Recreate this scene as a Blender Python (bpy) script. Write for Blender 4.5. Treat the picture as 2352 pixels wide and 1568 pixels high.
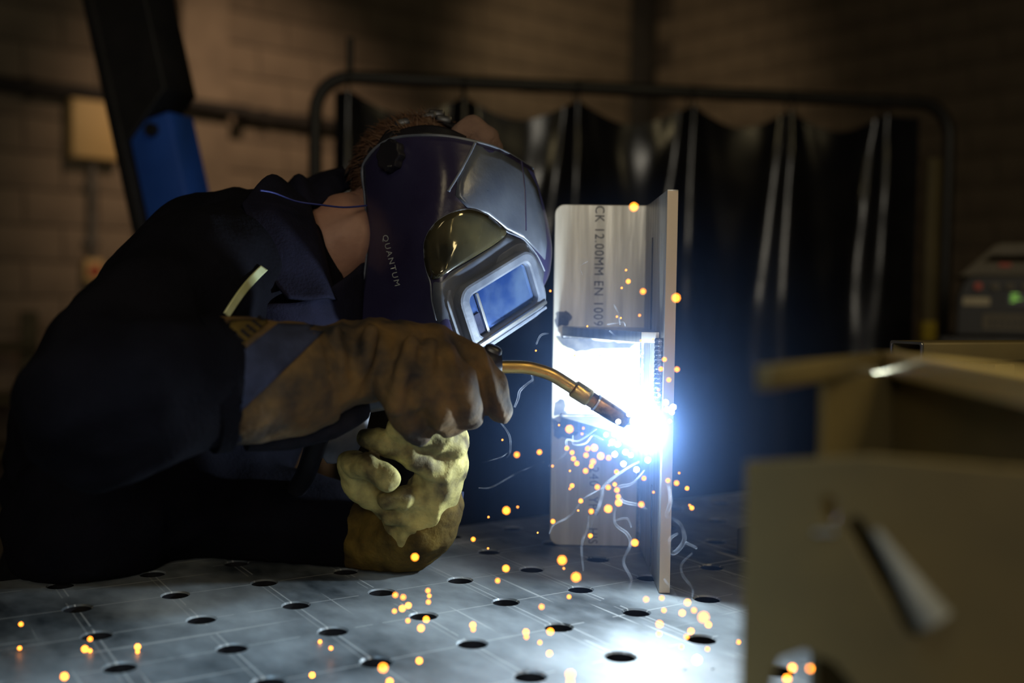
import bpy, bmesh, math, random
from mathutils import Vector, Matrix, noise
from mathutils.bvhtree import BVHTree

random.seed(7)
SC = bpy.context.scene
COL = SC.collection
for o in list(bpy.data.objects):
    bpy.data.objects.remove(o)

# ------------------------------------------------------------------ camera
F = 2418.4                      # focal length in pixels of the 2352 x 1568 frame
PITCH, ROLL = 0.04345, 0.01466
TABLE = 0.85
CAM = Vector((0, 0, TABLE + 0.3313))
FWD = Vector((0, math.cos(PITCH), -math.sin(PITCH)))
UP0 = Vector((0, math.sin(PITCH), math.cos(PITCH)))
RGT = Vector((1, 0, 0)) * math.cos(ROLL) + UP0 * math.sin(ROLL)
UPV = UP0 * math.cos(ROLL) - Vector((1, 0, 0)) * math.sin(ROLL)
cd = bpy.data.cameras.new('camera')
cam = bpy.data.objects.new('camera', cd)
COL.objects.link(cam)
cd.sensor_width = 36.0
cd.lens = F / 2352 * 36.0
cd.clip_start = 0.02
cd.clip_end = 100
cam.matrix_world = Matrix((
    (RGT.x, UPV.x, -FWD.x, CAM.x), (RGT.y, UPV.y, -FWD.y, CAM.y),
    (RGT.z, UPV.z, -FWD.z, CAM.z), (0, 0, 0, 1)))
cd.dof.use_dof = True
FOCUS = 1.20
cd.dof.focus_distance = FOCUS
cd.dof.aperture_fstop = 2.0
APERTURE = cd.lens / 1000 / 2.0
SC.camera = cam

# ------------------------------------------------------------------ light
SC.view_settings.view_transform = 'Standard'
SC.view_settings.look = 'None'
SC.view_settings.gamma = 1.0
SC.view_settings.use_curve_mapping = False
SC.view_settings.exposure = 0.0
SC.cycles.use_denoising = True
SC.cycles.adaptive_threshold = 0.025
SC.cycles.max_bounces = 6
SC.cycles.diffuse_bounces = 2
SC.cycles.glossy_bounces = 3
SC.cycles.transmission_bounces = 3
SC.cycles.transparent_max_bounces = 12
SC.cycles.volume_bounces = 0
SC.cycles.sample_clamp_indirect = 3.0
SC.cycles.blur_glossy = 1.0
SC.cycles.volume_step_rate = 0.6
SC.cycles.caustics_reflective = False
SC.cycles.caustics_refractive = False

w = bpy.data.worlds.new('world')
SC.world = w
w.use_nodes = True
w.node_tree.nodes['Background'].inputs[0].default_value = (0.9, 0.8, 0.62, 1)
w.node_tree.nodes['Background'].inputs[1].default_value = 0.004


def area(name, loc, target, size, power, col, sy=None):
    l = bpy.data.lights.new(name, 'AREA')
    l.energy = power
    l.color = col
    l.shape = 'RECTANGLE'
    l.size = size
    l.size_y = sy or size
    o = bpy.data.objects.new(name, l)
    COL.objects.link(o)
    o.location = loc
    o.rotation_euler = (Vector(target) - Vector(loc)).to_track_quat('-Z', 'Y').to_euler()
    return o


def spot(name, loc, target, power, col, angle, radius=0.1, blend=0.9):
    l = bpy.data.lights.new(name, 'SPOT')
    l.energy = power
    l.color = col
    l.spot_size = math.radians(angle)
    l.spot_blend = blend
    l.shadow_soft_size = radius
    o = bpy.data.objects.new(name, l)
    COL.objects.link(o)
    o.location = loc
    o.rotation_euler = (Vector(target) - Vector(loc)).to_track_quat('-Z', 'Y').to_euler()
    return o


# ceiling lamps of the workshop (warm), one high bay over the far wall, one over the bench
area('ceiling_lamp_bench', (1.6, -0.6, 3.1), (0.3, 0.8, 0.9), 0.4, 16, (1.0, 0.80, 0.42), 1.4)
spot('bracket_fill_spot', (0.75, -0.55, 1.95), (0.42, 0.62, 0.95), 2.5, (1.0, 0.78, 0.36), 50, 0.08)  # added fill spot, no real fixture: brightens the foreground bracket
area('ceiling_lamp_aisle', (-1.0, -0.8, 3.0), (-0.3, 1.2, 0.9), 0.4, 3, (1.0, 0.82, 0.5), 0.8)
area('doorway_daylight', (-0.25, -2.7, 2.1), (0.1, 1.2, 1.0), 1.0, 25, (1.0, 0.91, 0.74), 0.9)
spot('table_fill_spot', (-0.16, 0.12, 1.9), (-0.14, 0.70, 0.85), 66, (0.50, 0.77, 1.0), 40, 0.10, 1.0)  # added unseen cool spot, cone shaped to light the near table, not the glove
spot('rail_fill_spot', (0.75, 0.62, 2.2), (0.30, 0.56, 1.14), 38, (1.0, 0.80, 0.36), 15, 0.04, 0.7)  # added narrow spot that only brightens the bracket's top rail
spot('wall_lamp', (-0.6, 5.2, 3.9), (-1.85, 7.5, 1.85), 165, (1.0, 0.68, 0.46), 62, 0.2)
spot('wall_lamp_corner', (0.6, 7.2, 3.9), (0.9, 9.7, 2.6), 45, (1.0, 0.74, 0.46), 95, 0.2)

# ------------------------------------------------------------------ helpers


def ray(px, py):
    v = FWD + RGT * ((px - 1176) / F) + UPV * (-(py - 784) / F)
    return v / v.y


def at(px, py, y):
    return CAM + ray(px, py) * y


def on_table(px, py, z=TABLE):
    v = ray(px, py)
    return CAM + v * ((z - CAM.z) / v.z)


def tag(o, label=None, cat=None, group=None, kind=None):
    if label:
        o['label'] = label
    if cat:
        o['category'] = cat
    if group:
        o['group'] = group
    if kind:
        o['kind'] = kind
    return o


def link(name, me, mat=None, parent=None, smooth=True):
    o = bpy.data.objects.new(name, me)
    COL.objects.link(o)
    if mat is not None:
        me.materials.clear()
        me.materials.append(mat)
    if smooth:
        for p in me.polygons:
            p.use_smooth = True
    if parent is not None:
        o.parent = parent
        o.matrix_parent_inverse = parent.matrix_basis.inverted()
    return o


def empty(name, loc=(0, 0, 0)):
    o = bpy.data.objects.new(name, None)
    o.empty_display_size = 0.05
    COL.objects.link(o)
    o.location = loc
    return o


def mesh(name, verts, faces):
    me = bpy.data.meshes.new(name)
    me.from_pydata([tuple(v) for v in verts], [], faces)
    me.update()
    return me


def sharp(me, deg=35):
    try:
        me.set_sharp_from_angle(angle=math.radians(deg))
    except Exception:
        pass
    return me


def from_bm(name, bm):
    me = bpy.data.meshes.new(name)
    bm.normal_update()
    bm.to_mesh(me)
    bm.free()
    return me


def frame_mat(org, x, z):
    """matrix with local X along x, local Z along z"""
    z = z.normalized()
    x = (x - z * x.dot(z)).normalized()
    y = z.cross(x)
    return Matrix(((x.x, y.x, z.x, org.x), (x.y, y.y, z.y, org.y), (x.z, y.z, z.z, org.z), (0, 0, 0, 1)))


def box_me(name, sx, sy, sz, M=None, bevel=0.0, seg=2):
    bm = bmesh.new()
    bmesh.ops.create_cube(bm, size=1)
    bmesh.ops.scale(bm, vec=(sx, sy, sz), verts=bm.verts)
    if bevel:
        bmesh.ops.bevel(bm, geom=bm.edges[:], offset=bevel, segments=seg, affect='EDGES', profile=0.5)
    if M is not None:
        bm.transform(M)
    return sharp(from_bm(name, bm))


def tube_me(name, pts, rad, seg=12, cap=True, sub=0):
    """tube through pts with a radius or list of radii"""
    pts = [Vector(p) for p in pts]
    n = len(pts)
    rads = list(rad) if isinstance(rad, (list, tuple)) else [rad] * n
    if sub:
        P, R = [], []
        for i in range(n - 1):
            p0, p1, p2, p3 = pts[max(i - 1, 0)], pts[i], pts[i + 1], pts[min(i + 2, n - 1)]
            for k in range(sub):
                t = k / sub
                P.append(0.5 * ((2 * p1) + (p2 - p0) * t + (2 * p0 - 5 * p1 + 4 * p2 - p3) * t * t + (3 * p1 - p0 - 3 * p2 + p3) * t ** 3))
                R.append(rads[i] * (1 - t) + rads[i + 1] * t)
        P.append(pts[-1])
        R.append(rads[-1])
        pts, rads, n = P, R, len(P)
    V, Fc = [], []
    T0 = (pts[1] - pts[0]).normalized()
    N = T0.orthogonal().normalized()
    for i in range(n):
        if i == 0:
            T = T0
        elif i == n - 1:
            T = (pts[-1] - pts[-2]).normalized()
        else:
            T = ((pts[i + 1] - pts[i]).normalized() + (pts[i] - pts[i - 1]).normalized())
            T = T.normalized() if T.length > 1e-9 else (pts[i + 1] - pts[i]).normalized()
        N = (N - T * N.dot(T)).normalized()
        B = T.cross(N)
        for k in range(seg):
            a = 2 * math.pi * k / seg
            V.append(pts[i] + (N * math.cos(a) + B * math.sin(a)) * rads[i])
    for i in range(n - 1):
        for k in range(seg):
            a, b = i * seg + k, i * seg + (k + 1) % seg
            Fc.append((a, b, b + seg, a + seg))
    if cap:
        Fc.append(tuple(reversed(range(seg))))
        Fc.append(tuple(range((n - 1) * seg, n * seg)))
    return sharp(mesh(name, V, Fc), 50)


def to_mesh(o, name):
    dg = bpy.context.evaluated_depsgraph_get()
    dg.update()
    me = bpy.data.meshes.new_from_object(o.evaluated_get(dg), depsgraph=dg)
    me.name = name
    return me


def plate_me(name, outlines, thick, M, bevel=0.0):
    """filled 2D outline(s) with holes, thickness centred on local z = 0, then placed by M"""
    c = bpy.data.curves.new(name, 'CURVE')
    c.dimensions = '2D'
    c.fill_mode = 'BOTH'
    c.extrude = max(thick / 2 - bevel, 1e-5)
    c.bevel_depth = bevel
    c.bevel_resolution = 1
    c.offset = -bevel
    for pts in outlines:
        s = c.splines.new('POLY')
        s.points.add(len(pts) - 1)
        for q, (x, y) in zip(s.points, pts):
            q.co = (x, y, 0, 1)
        s.use_cyclic_u = True
    o = bpy.data.objects.new(name, c)
    COL.objects.link(o)
    me = to_mesh(o, name)
    bpy.data.objects.remove(o)
    bpy.data.curves.remove(c)
    me.transform(M)
    return sharp(me, 30)


def text_me(name, body, size, M, thick=0.0004, spacing=1.0):
    c = bpy.data.curves.new(name, 'FONT')
    c.body = body
    c.size = size
    c.extrude = thick
    c.space_character = spacing
    c.align_x = 'LEFT'
    c.align_y = 'CENTER'
    c.resolution_u = 3
    o = bpy.data.objects.new(name, c)
    COL.objects.link(o)
    me = to_mesh(o, name)
    bpy.data.objects.remove(o)
    me.transform(M)
    return me


def rrect(w, h, r, n=5, cx=0, cy=0):
    out = []
    for (sx, sy, a0) in ((1, 1, 0), (-1, 1, 90), (-1, -1, 180), (1, -1, 270)):
        for k in range(n + 1):
            a = math.radians(a0 + 90 * k / n)
            out.append((cx + sx * (w / 2 - r) + r * math.cos(a), cy + sy * (h / 2 - r) + r * math.sin(a)))
    return out


ICO = None


def blob_me(name, chains, voxel=0.006, smooth=4, disp=None, clamp=None, squash=None):
    """one continuous surface grown over chains of spheres [(point, radius), ...]"""
    bm = bmesh.new()
    base = bmesh.new()
    bmesh.ops.create_icosphere(base, subdivisions=2, radius=1)
    bv = [v.co.copy() for v in base.verts]
    bf = [[v.index for v in f.verts] for f in base.faces]
    base.free()
    V, Fc = [], []

    def ball(c, r):
        n0 = len(V)
        rr = r if isinstance(r, (tuple, list)) else (r, r, r)
        for v in bv:
            V.append((c.x + v.x * rr[0], c.y + v.y * rr[1], c.z + v.z * rr[2]))
        for f in bf:
            Fc.append([i + n0 for i in f])
    for ch in chains:
        for i in range(len(ch)):
            c, r = ch[i]
            if i == len(ch) - 1 or len(ch) == 1:
                ball(Vector(c), r)
                break
            c2, r2 = ch[i + 1]
            ra = sum(r) / 3 if isinstance(r, (tuple, list)) else r
            rb = sum(r2) / 3 if isinstance(r2, (tuple, list)) else r2
            L = (Vector(c2) - Vector(c)).length
            n = max(1, int(L / (0.3 * min(ra, rb))))
            for k in range(n):
                t = k / n
                p = Vector(c).lerp(Vector(c2), t)
                if isinstance(r, (tuple, list)) or isinstance(r2, (tuple, list)):
                    q1 = r if isinstance(r, (tuple, list)) else (r,) * 3
                    q2 = r2 if isinstance(r2, (tuple, list)) else (r2,) * 3
                    ball(p, tuple(q1[j] * (1 - t) + q2[j] * t for j in range(3)))
                else:
                    ball(p, r * (1 - t) + r2 * t)
    bm.free()
    me = mesh(name, V, Fc)
    o = bpy.data.objects.new(name, me)
    COL.objects.link(o)
    m = o.modifiers.new('r', 'REMESH')
    m.mode = 'VOXEL'
    m.voxel_size = voxel
    m.use_smooth_shade = True
    if smooth:
        s = o.modifiers.new('s', 'SMOOTH')
        s.factor = 0.5
        s.iterations = smooth
    res = to_mesh(o, name)
    bpy.data.objects.remove(o)
    bpy.data.meshes.remove(me)
    if disp:
        nrm = [v.normal.copy() for v in res.vertices]
        for v, n in zip(res.vertices, nrm):
            v.co += n * disp(v.co, n)
    if clamp:
        for v in res.vertices:
            v.co = clamp(v.co)
    res.update()
    return res


# ------------------------------------------------------------------ materials


def mat(name, col, rough=0.5, metal=0.0, noise_amt=0.0, noise_scale=20.0, col2=None, bump=0.0,
        bump_scale=None, coat=0.0, spec=0.5, stretch=None, rough_var=0.0, detail=6.0, thresh=(0.35, 0.65)):
    m = bpy.data.materials.new(name)
    m.use_nodes = True
    nt = m.node_tree
    b = nt.nodes['Principled BSDF']
    b.inputs['Base Color'].default_value = (*col, 1)
    b.inputs['Roughness'].default_value = rough
    b.inputs['Metallic'].default_value = metal
    b.inputs['Specular IOR Level'].default_value = spec
    b.inputs['Coat Weight'].default_value = coat
    tc = nt.nodes.new('ShaderNodeTexCoord')
    vec = tc.outputs['Object']
    if stretch:
        mp = nt.nodes.new('ShaderNodeMapping')
        mp.inputs['Scale'].default_value = stretch
        nt.links.new(vec, mp.inputs['Vector'])
        vec = mp.outputs['Vector']
    if col2 is not None or rough_var:
        n = nt.nodes.new('ShaderNodeTexNoise')
        n.inputs['Scale'].default_value = noise_scale
        n.inputs['Detail'].default_value = detail
        nt.links.new(vec, n.inputs['Vector'])
        r = nt.nodes.new('ShaderNodeMapRange')
        r.inputs[1].default_value = thresh[0]
        r.inputs[2].default_value = thresh[1]
        nt.links.new(n.outputs['Fac'], r.inputs[0])
        if col2 is not None:
            mx = nt.nodes.new('ShaderNodeMix')
            mx.data_type = 'RGBA'
            mx.inputs['A'].default_value = (*col, 1)
            mx.inputs['B'].default_value = (*col2, 1)
            nt.links.new(r.outputs[0], mx.inputs['Factor'])
            nt.links.new(mx.outputs['Result'], b.inputs['Base Color'])
        if rough_var:
            rr = nt.nodes.new('ShaderNodeMapRange')
            rr.inputs[3].default_value = max(0.02, rough - rough_var)
            rr.inputs[4].default_value = min(1, rough + rough_var)
            nt.links.new(r.outputs[0], rr.inputs[0])
            nt.links.new(rr.outputs[0], b.inputs['Roughness'])
    if bump:
        n2 = nt.nodes.new('ShaderNodeTexNoise')
        n2.inputs['Scale'].default_value = bump_scale or noise_scale
        n2.inputs['Detail'].default_value = 5
        nt.links.new(vec, n2.inputs['Vector'])
        bp = nt.nodes.new('ShaderNodeBump')
        bp.inputs['Strength'].default_value = bump
        bp.inputs['Distance'].default_value = 0.004
        nt.links.new(n2.outputs['Fac'], bp.inputs['Height'])
        nt.links.new(bp.outputs['Normal'], b.inputs['Normal'])
    return m


def emit(name, col, strength, sample=False):
    m = bpy.data.materials.new(name)
    m.use_nodes = True
    nt = m.node_tree
    nt.nodes.clear()
    e = nt.nodes.new('ShaderNodeEmission')
    e.inputs[0].default_value = (*col, 1)
    e.inputs[1].default_value = strength
    o = nt.nodes.new('ShaderNodeOutputMaterial')
    nt.links.new(e.outputs[0], o.inputs[0])
    m.cycles.emission_sampling = 'FRONT' if sample else 'NONE'
    return m


def steel_plate_mat():
    """brushed mill steel with soot and yellow-blue heat tint round the weld zones (a stain with its own shape)"""
    m = mat('brushed_steel', (0.46, 0.45, 0.42), 0.42, 0.75, col2=(0.34, 0.33, 0.30), noise_scale=9, stretch=(9, 9, 0.6), rough_var=0.06, bump=0.06, bump_scale=60)
    return m


M_BLOCK = mat('block', (0.30, 0.24, 0.17), 0.95, col2=(0.20, 0.16, 0.115), noise_scale=3.0, bump=0.5, bump_scale=30)
M_MORTAR = mat('mortar', (0.13, 0.105, 0.08), 0.95, col2=(0.09, 0.075, 0.06), noise_scale=8)
M_FLOOR = mat('concrete', (0.20, 0.18, 0.15), 0.7, col2=(0.12, 0.11, 0.09), noise_scale=2.5)
M_CEIL = mat('ceiling_paint', (0.06, 0.055, 0.05), 0.9, col2=(0.04, 0.04, 0.035), noise_scale=2)
M_BLACKTUBE = mat('black_painted_tube', (0.006, 0.0055, 0.006), 0.5, col2=(0.010, 0.009, 0.009), noise_scale=14)
M_PVC = mat('black_pvc', (0.006, 0.006, 0.008), 0.20, col2=(0.010, 0.010, 0.012), noise_scale=10, bump=0.10, bump_scale=18, spec=0.45)
M_JACKET = mat('navy_cotton', (0.0035, 0.0035, 0.006), 0.95, col2=(0.006, 0.006, 0.010), noise_scale=14, bump=0.35, bump_scale=220, spec=0.06)
M_COLLAR = mat('dark_navy_collar', (0.006, 0.006, 0.014), 0.9, col2=(0.009, 0.009, 0.021), noise_scale=30, bump=0.3, bump_scale=300, spec=0.08)
M_SKIN = mat('skin', (0.30, 0.165, 0.125), 0.6, col2=(0.25, 0.13, 0.10), noise_scale=30, bump=0.15, bump_scale=150)
M_HAIR = mat('brown_hair', (0.09, 0.045, 0.025), 0.6, col2=(0.045, 0.022, 0.014), noise_scale=60)
M_GLOVE = mat('tan_leather', (0.125, 0.073, 0.026), 0.8, col2=(0.022, 0.019, 0.018), noise_scale=24, bump=0.9, bump_scale=45, spec=0.25, thresh=(0.38, 0.66))
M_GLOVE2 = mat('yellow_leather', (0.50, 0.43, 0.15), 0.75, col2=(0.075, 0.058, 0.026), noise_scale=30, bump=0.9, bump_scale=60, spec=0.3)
M_CUFF = mat('ochre_suede', (0.13, 0.085, 0.018), 0.9, col2=(0.045, 0.03, 0.010), noise_scale=30, bump=0.4, bump_scale=160, spec=0.15)
M_STRIPE = mat('dark_blue_cloth', (0.035, 0.042, 0.085), 0.9, col2=(0.022, 0.026, 0.05), noise_scale=40, bump=0.3, bump_scale=200, spec=0.15)
M_RIB = mat('black_knit', (0.008, 0.008, 0.012), 0.95, col2=(0.014, 0.014, 0.02), noise_scale=60, spec=0.1)
M_SHELL = mat('flare_tinted_shell', (0.020, 0.016, 0.048), 0.30, col2=(0.030, 0.028, 0.075), noise_scale=9, rough_var=0.09, bump=0.06, bump_scale=130, spec=0.6)  # black shell plastic; the lens flare's violet tint is put into its colour
M_FRAME = mat('scuffed_grey_plastic', (0.085, 0.10, 0.14), 0.42, col2=(0.16, 0.18, 0.23), noise_scale=25, rough_var=0.1, bump=0.1, bump_scale=200)
M_LENS = mat('blue_lens_glass', (0.05, 0.12, 0.42), 0.05, metal=0.75, col2=(0.22, 0.34, 0.62), noise_scale=22, spec=0.5)
M_SIDEW = mat('green_gold_window', (0.16, 0.135, 0.07), 0.10, metal=0.6, col2=(0.05, 0.05, 0.04), noise_scale=22, spec=0.8, coat=1.0)
M_PLASTIC = mat('black_plastic', (0.010, 0.010, 0.014), 0.35, col2=(0.016, 0.015, 0.02), noise_scale=20)
M_BRASS = mat('worn_brass', (0.62, 0.42, 0.13), 0.34, 0.95, col2=(0.36, 0.24, 0.09), noise_scale=30, rough_var=0.1, stretch=(1, 1, 3))
M_COPPER = mat('burnt_copper', (0.34, 0.20, 0.10), 0.42, 0.9, col2=(0.07, 0.05, 0.045), noise_scale=70, rough_var=0.12, thresh=(0.42, 0.58))
M_STEEL = steel_plate_mat()
M_EDGE = mat('cut_edge_steel', (0.64, 0.53, 0.40), 0.5, 0.5, col2=(0.52, 0.42, 0.31), noise_scale=25, stretch=(1, 1, 0.15))
M_INK = mat('stencil_ink', (0.05, 0.05, 0.05), 0.7, col2=(0.10, 0.10, 0.10), noise_scale=120)
M_BEAD = mat('weld_bead_metal', (0.30, 0.30, 0.32), 0.38, 0.9, col2=(0.18, 0.19, 0.22), noise_scale=90, bump=0.5, bump_scale=300)
M_BRACKET = mat('mill_scale_steel', (0.19, 0.145, 0.062), 0.5, 0.2, col2=(0.11, 0.088, 0.042), noise_scale=7, rough_var=0.1)
M_GALV = mat('bright_steel', (0.62, 0.62, 0.62), 0.28, 0.95, col2=(0.5, 0.5, 0.5), noise_scale=12)
M_BLUE = mat('blue_paint', (0.018, 0.075, 0.36), 0.5, col2=(0.012, 0.055, 0.28), noise_scale=6)
M_BOX = mat('cream_enamel', (0.80, 0.58, 0.25), 0.6, col2=(0.70, 0.50, 0.21), noise_scale=5)
M_CONDUIT = mat('grey_conduit', (0.17, 0.16, 0.14), 0.6, col2=(0.13, 0.12, 0.10), noise_scale=8)
M_DARKPIPE = mat('dark_pipe', (0.018, 0.016, 0.014), 0.7, col2=(0.03, 0.026, 0.02), noise_scale=8)
M_TAPE = mat('reflective_tape', (0.52, 0.56, 0.36), 0.5, col2=(0.38, 0.40, 0.20), noise_scale=40)
M_PAD = mat('brown_cloth', (0.20, 0.125, 0.10), 0.95, col2=(0.15, 0.09, 0.075), noise_scale=40, bump=0.4, bump_scale=300)
M_CORD = mat('blue_cord', (0.02, 0.03, 0.20), 0.6, col2=(0.015, 0.022, 0.15), noise_scale=60)
M_YELLOW = mat('yellow_tape', (0.55, 0.42, 0.03), 0.6, col2=(0.45, 0.34, 0.02), noise_scale=20)
M_BUFF = mat('buff_post', (0.16, 0.13, 0.07), 0.7, col2=(0.12, 0.10, 0.055), noise_scale=9)
M_MACH = mat('machine_black', (0.010, 0.009, 0.009), 0.5, col2=(0.016, 0.014, 0.014), noise_scale=20)
M_TAUPE = mat('taupe_plastic', (0.13, 0.11, 0.08), 0.6, col2=(0.10, 0.085, 0.06), noise_scale=20)
M_RED = mat('red_print', (0.45, 0.06, 0.03), 0.5, col2=(0.38, 0.05, 0.03), noise_scale=30)
M_PALE = mat('pale_print', (0.45, 0.40, 0.28), 0.6, col2=(0.38, 0.33, 0.23), noise_scale=30)
M_GREENLED = emit('green_display', (0.45, 1.0, 0.15), 0.5)
M_APRON = mat('grey_apron_leather', (0.22, 0.23, 0.27), 0.6, col2=(0.15, 0.16, 0.20), noise_scale=30, bump=0.3, bump_scale=120)
M_TROUSER = mat('dark_trouser_cloth', (0.005, 0.005, 0.007), 0.9, col2=(0.008, 0.008, 0.010), noise_scale=16, spec=0.06)
M_BOOT = mat('black_boot_leather', (0.012, 0.010, 0.009), 0.5, col2=(0.02, 0.017, 0.014), noise_scale=16)


def table_mat():
    m = bpy.data.materials.new('welding_table_steel')
    m.use_nodes = True
    nt = m.node_tree
    N, Lk = nt.nodes, nt.links
    b = N['Principled BSDF']
    tc = N.new('ShaderNodeTexCoord')
    sep = N.new('ShaderNodeSeparateXYZ')
    Lk.new(tc.outputs['Object'], sep.inputs[0])

    def math_(op, a, bv=None):
        n = N.new('ShaderNodeMath')
        n.operation = op
        for k, x in enumerate((a, bv)):
            if x is None:
                continue
            if isinstance(x, (int, float)):
                n.inputs[k].default_value = x
            else:
                Lk.new(x, n.inputs[k])
        return n.outputs[0]

    def line(axis, off):
        s = math_('ADD', axis, off + 100.0)
        f = math_('MODULO', s, 0.1)
        d = math_('ABSOLUTE', math_('SUBTRACT', f, 0.05))
        return math_('LESS_THAN', d, 0.0009)
    l = math_('MAXIMUM', line(sep.outputs['X'], 0.05), line(sep.outputs['Y'], 0.05))
    l2 = math_('MAXIMUM', line(sep.outputs['X'], 0.057), 0.0)
    nz = N.new('ShaderNodeTexNoise')
    nz.inputs['Scale'].default_value = 14
    Lk.new(tc.outputs['Object'], nz.inputs['Vector'])
    l = math_('MULTIPLY', math_('MAXIMUM', l, math_('MULTIPLY', l2, 0.5)), math_('GREATER_THAN', nz.outputs['Fac'], 0.42))

    def noise_(scale, st, rot, lo, hi, detail=6):
        mp = N.new('ShaderNodeMapping')
        mp.inputs['Scale'].default_value = st
        mp.inputs['Rotation'].default_value = (0, 0, rot)
        Lk.new(tc.outputs['Object'], mp.inputs['Vector'])
        n = N.new('ShaderNodeTexNoise')
        n.inputs['Scale'].default_value = scale
        n.inputs['Detail'].default_value = detail
        Lk.new(mp.outputs[0], n.inputs['Vector'])
        r = N.new('ShaderNodeMapRange')
        r.inputs[1].default_value = lo
        r.inputs[2].default_value = hi
        Lk.new(n.outputs['Fac'], r.inputs[0])
        return r.outputs[0]
    smudge = noise_(6, (1, 0.7, 1), 0.3, 0.36, 0.64, 9)
    fine = noise_(60, (1, 0.5, 1), 0.7, 0.3, 0.75)
    scr = noise_(90, (1, 0.03, 1), 1.25, 0.70, 0.72, 1)
    scr2 = noise_(80, (0.03, 1, 1), 0.5, 0.71, 0.73, 1)
    mx = N.new('ShaderNodeMix')
    mx.data_type = 'RGBA'
    mx.inputs['A'].default_value = (0.035, 0.045, 0.055, 1)
    mx.inputs['B'].default_value = (0.38, 0.42, 0.45, 1)
    Lk.new(math_('ADD', math_('MULTIPLY', smudge, 0.75), math_('MULTIPLY', fine, 0.25)), mx.inputs['Factor'])
    mx2 = N.new('ShaderNodeMix')
    mx2.data_type = 'RGBA'
    mx2.inputs['B'].default_value = (0.6, 0.62, 0.62, 1)
    Lk.new(mx.outputs['Result'], mx2.inputs['A'])
    Lk.new(math_('MULTIPLY', math_('MINIMUM', math_('ADD', l, math_('ADD', scr, scr2)), 1.0), 0.55), mx2.inputs['Factor'])
    Lk.new(mx2.outputs['Result'], b.inputs['Base Color'])
    b.inputs['Metallic'].default_value = 0.3
    rr = N.new('ShaderNodeMapRange')
    rr.inputs[3].default_value = 0.42
    rr.inputs[4].default_value = 0.60
    Lk.new(smudge, rr.inputs[0])
    Lk.new(rr.outputs[0], b.inputs['Roughness'])
    bp = N.new('ShaderNodeBump')
    bp.inputs['Strength'].default_value = 0.12
    bp.inputs['Distance'].default_value = 0.001
    Lk.new(math_('SUBTRACT', fine, math_('MULTIPLY', l, 2.0)), bp.inputs['Height'])
    Lk.new(bp.outputs['Normal'], b.inputs['Normal'])
    return m


M_TABLE = table_mat()
M_TFRAME = mat('table_frame_steel', (0.05, 0.05, 0.055), 0.5, 0.4, col2=(0.08, 0.08, 0.085), noise_scale=10)


def struct(name, me, m, parent=None, smooth=False):
    o = link(name, me, m, parent, smooth)
    if parent is None:
        o['kind'] = 'structure'
    return o


# ------------------------------------------------------------------ the room
struct('floor', mesh('floor', [(-7, -3, 0), (8, -3, 0), (8, 13, 0), (-7, 13, 0)], [(0, 1, 2, 3)]), M_FLOOR)
struct('ceiling', mesh('ceiling', [(-7, -3, 4.3), (-7, 13, 4.3), (8, 13, 4.3), (8, -3, 4.3)], [(0, 1, 2, 3)]), M_CEIL)


def block_wall(name, p0, p1, h, z_from, fx0, fx1):
    """block wall from p0 to p1; the mortar bed is the wall, each block is a child of it"""
    p0, p1 = Vector((*p0, 0)), Vector((*p1, 0))
    d = (p1 - p0).normalized()
    L = (p1 - p0).length
    nrm = Vector((d.y, -d.x, 0))
    if nrm.dot(CAM - p0) < 0:
        nrm = -nrm
    M = frame_mat(p0, d, Vector((0, 0, 1)))
    s = 1 if (M.to_3x3() @ Vector((0, 1, 0))).dot(nrm) > 0 else -1
    me = box_me(name, L, 0.2, h, Matrix.Translation((L / 2, -s * 0.1, h / 2)))
    wall = struct(name, me, M_MORTAR)
    wall.matrix_world = M
    bl = box_me('block', 0.440, 0.012, 0.215, None, 0.004, 1)
    bl.materials.append(M_BLOCK)
    half = box_me('half_block', 0.215, 0.012, 0.215, None, 0.004, 1)
    half.materials.append(M_BLOCK)
    r = 0
    z = 0.0
    while z + 0.22 < h:
        if z >= z_from:
            x = 0.22 if r % 2 else 0.0
            while x < L - 0.2:
                wd = min(0.44, L - x)
                cx = x + 0.225
                if fx0 <= cx <= fx1 and wd > 0.3:
                    o = bpy.data.objects.new('block', bl)
                    COL.objects.link(o)
                    o.parent = wall
                    o.location = (cx, s * (0.0035 + random.uniform(-0.002, 0.002)), z + 0.1175)
                x += 0.45
        z += 0.225
        r += 1
    return wall, M, s, nrm, d


# left wall runs away to the right, far wall comes back from the corner
WL0 = Vector((-4.6, 6.5 - 0.84 * 1.44))
wl_y = lambda x: 6.5 + 0.84 * (x + 3.16)
WC = Vector((1.34, wl_y(1.34)))
wallL, ML, sL, nL, dL = block_wall('wall_left', (-4.6, wl_y(-4.6)), (WC.x, WC.y), 4.2, 0.3, 0.6, 9)
wallR, MR, sR, nR, dR = block_wall('wall_right', (WC.x, WC.y), (WC.x + 0.84 * 5.2, WC.y - 5.2), 4.2, 0.6, 0.0, 5.2)


def wall_pt(px, py, off=0.0):
    v = ray(px, py)
    t = 9.1544 / (1 - 0.84 * v.x)
    p = CAM + v * t
    return p + nL * off


def wall_frame(px, py, off=0.0):
    return frame_mat(wall_pt(px, py, off), dL, nL)


# pilaster on the left wall and the steel corner post
def pil(name, px, wdt, dep, label_h=4.2):
    p = wall_pt(px, 700)
    p.z = 0
    M = frame_mat(p + nL * dep / 2, dL, Vector((0, 0, 1)))
    o = struct(name, box_me(name, wdt, dep, label_h, M @ Matrix.Translation((0, 0, label_h / 2)), 0.008), M_BLOCK)
    return o


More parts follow.
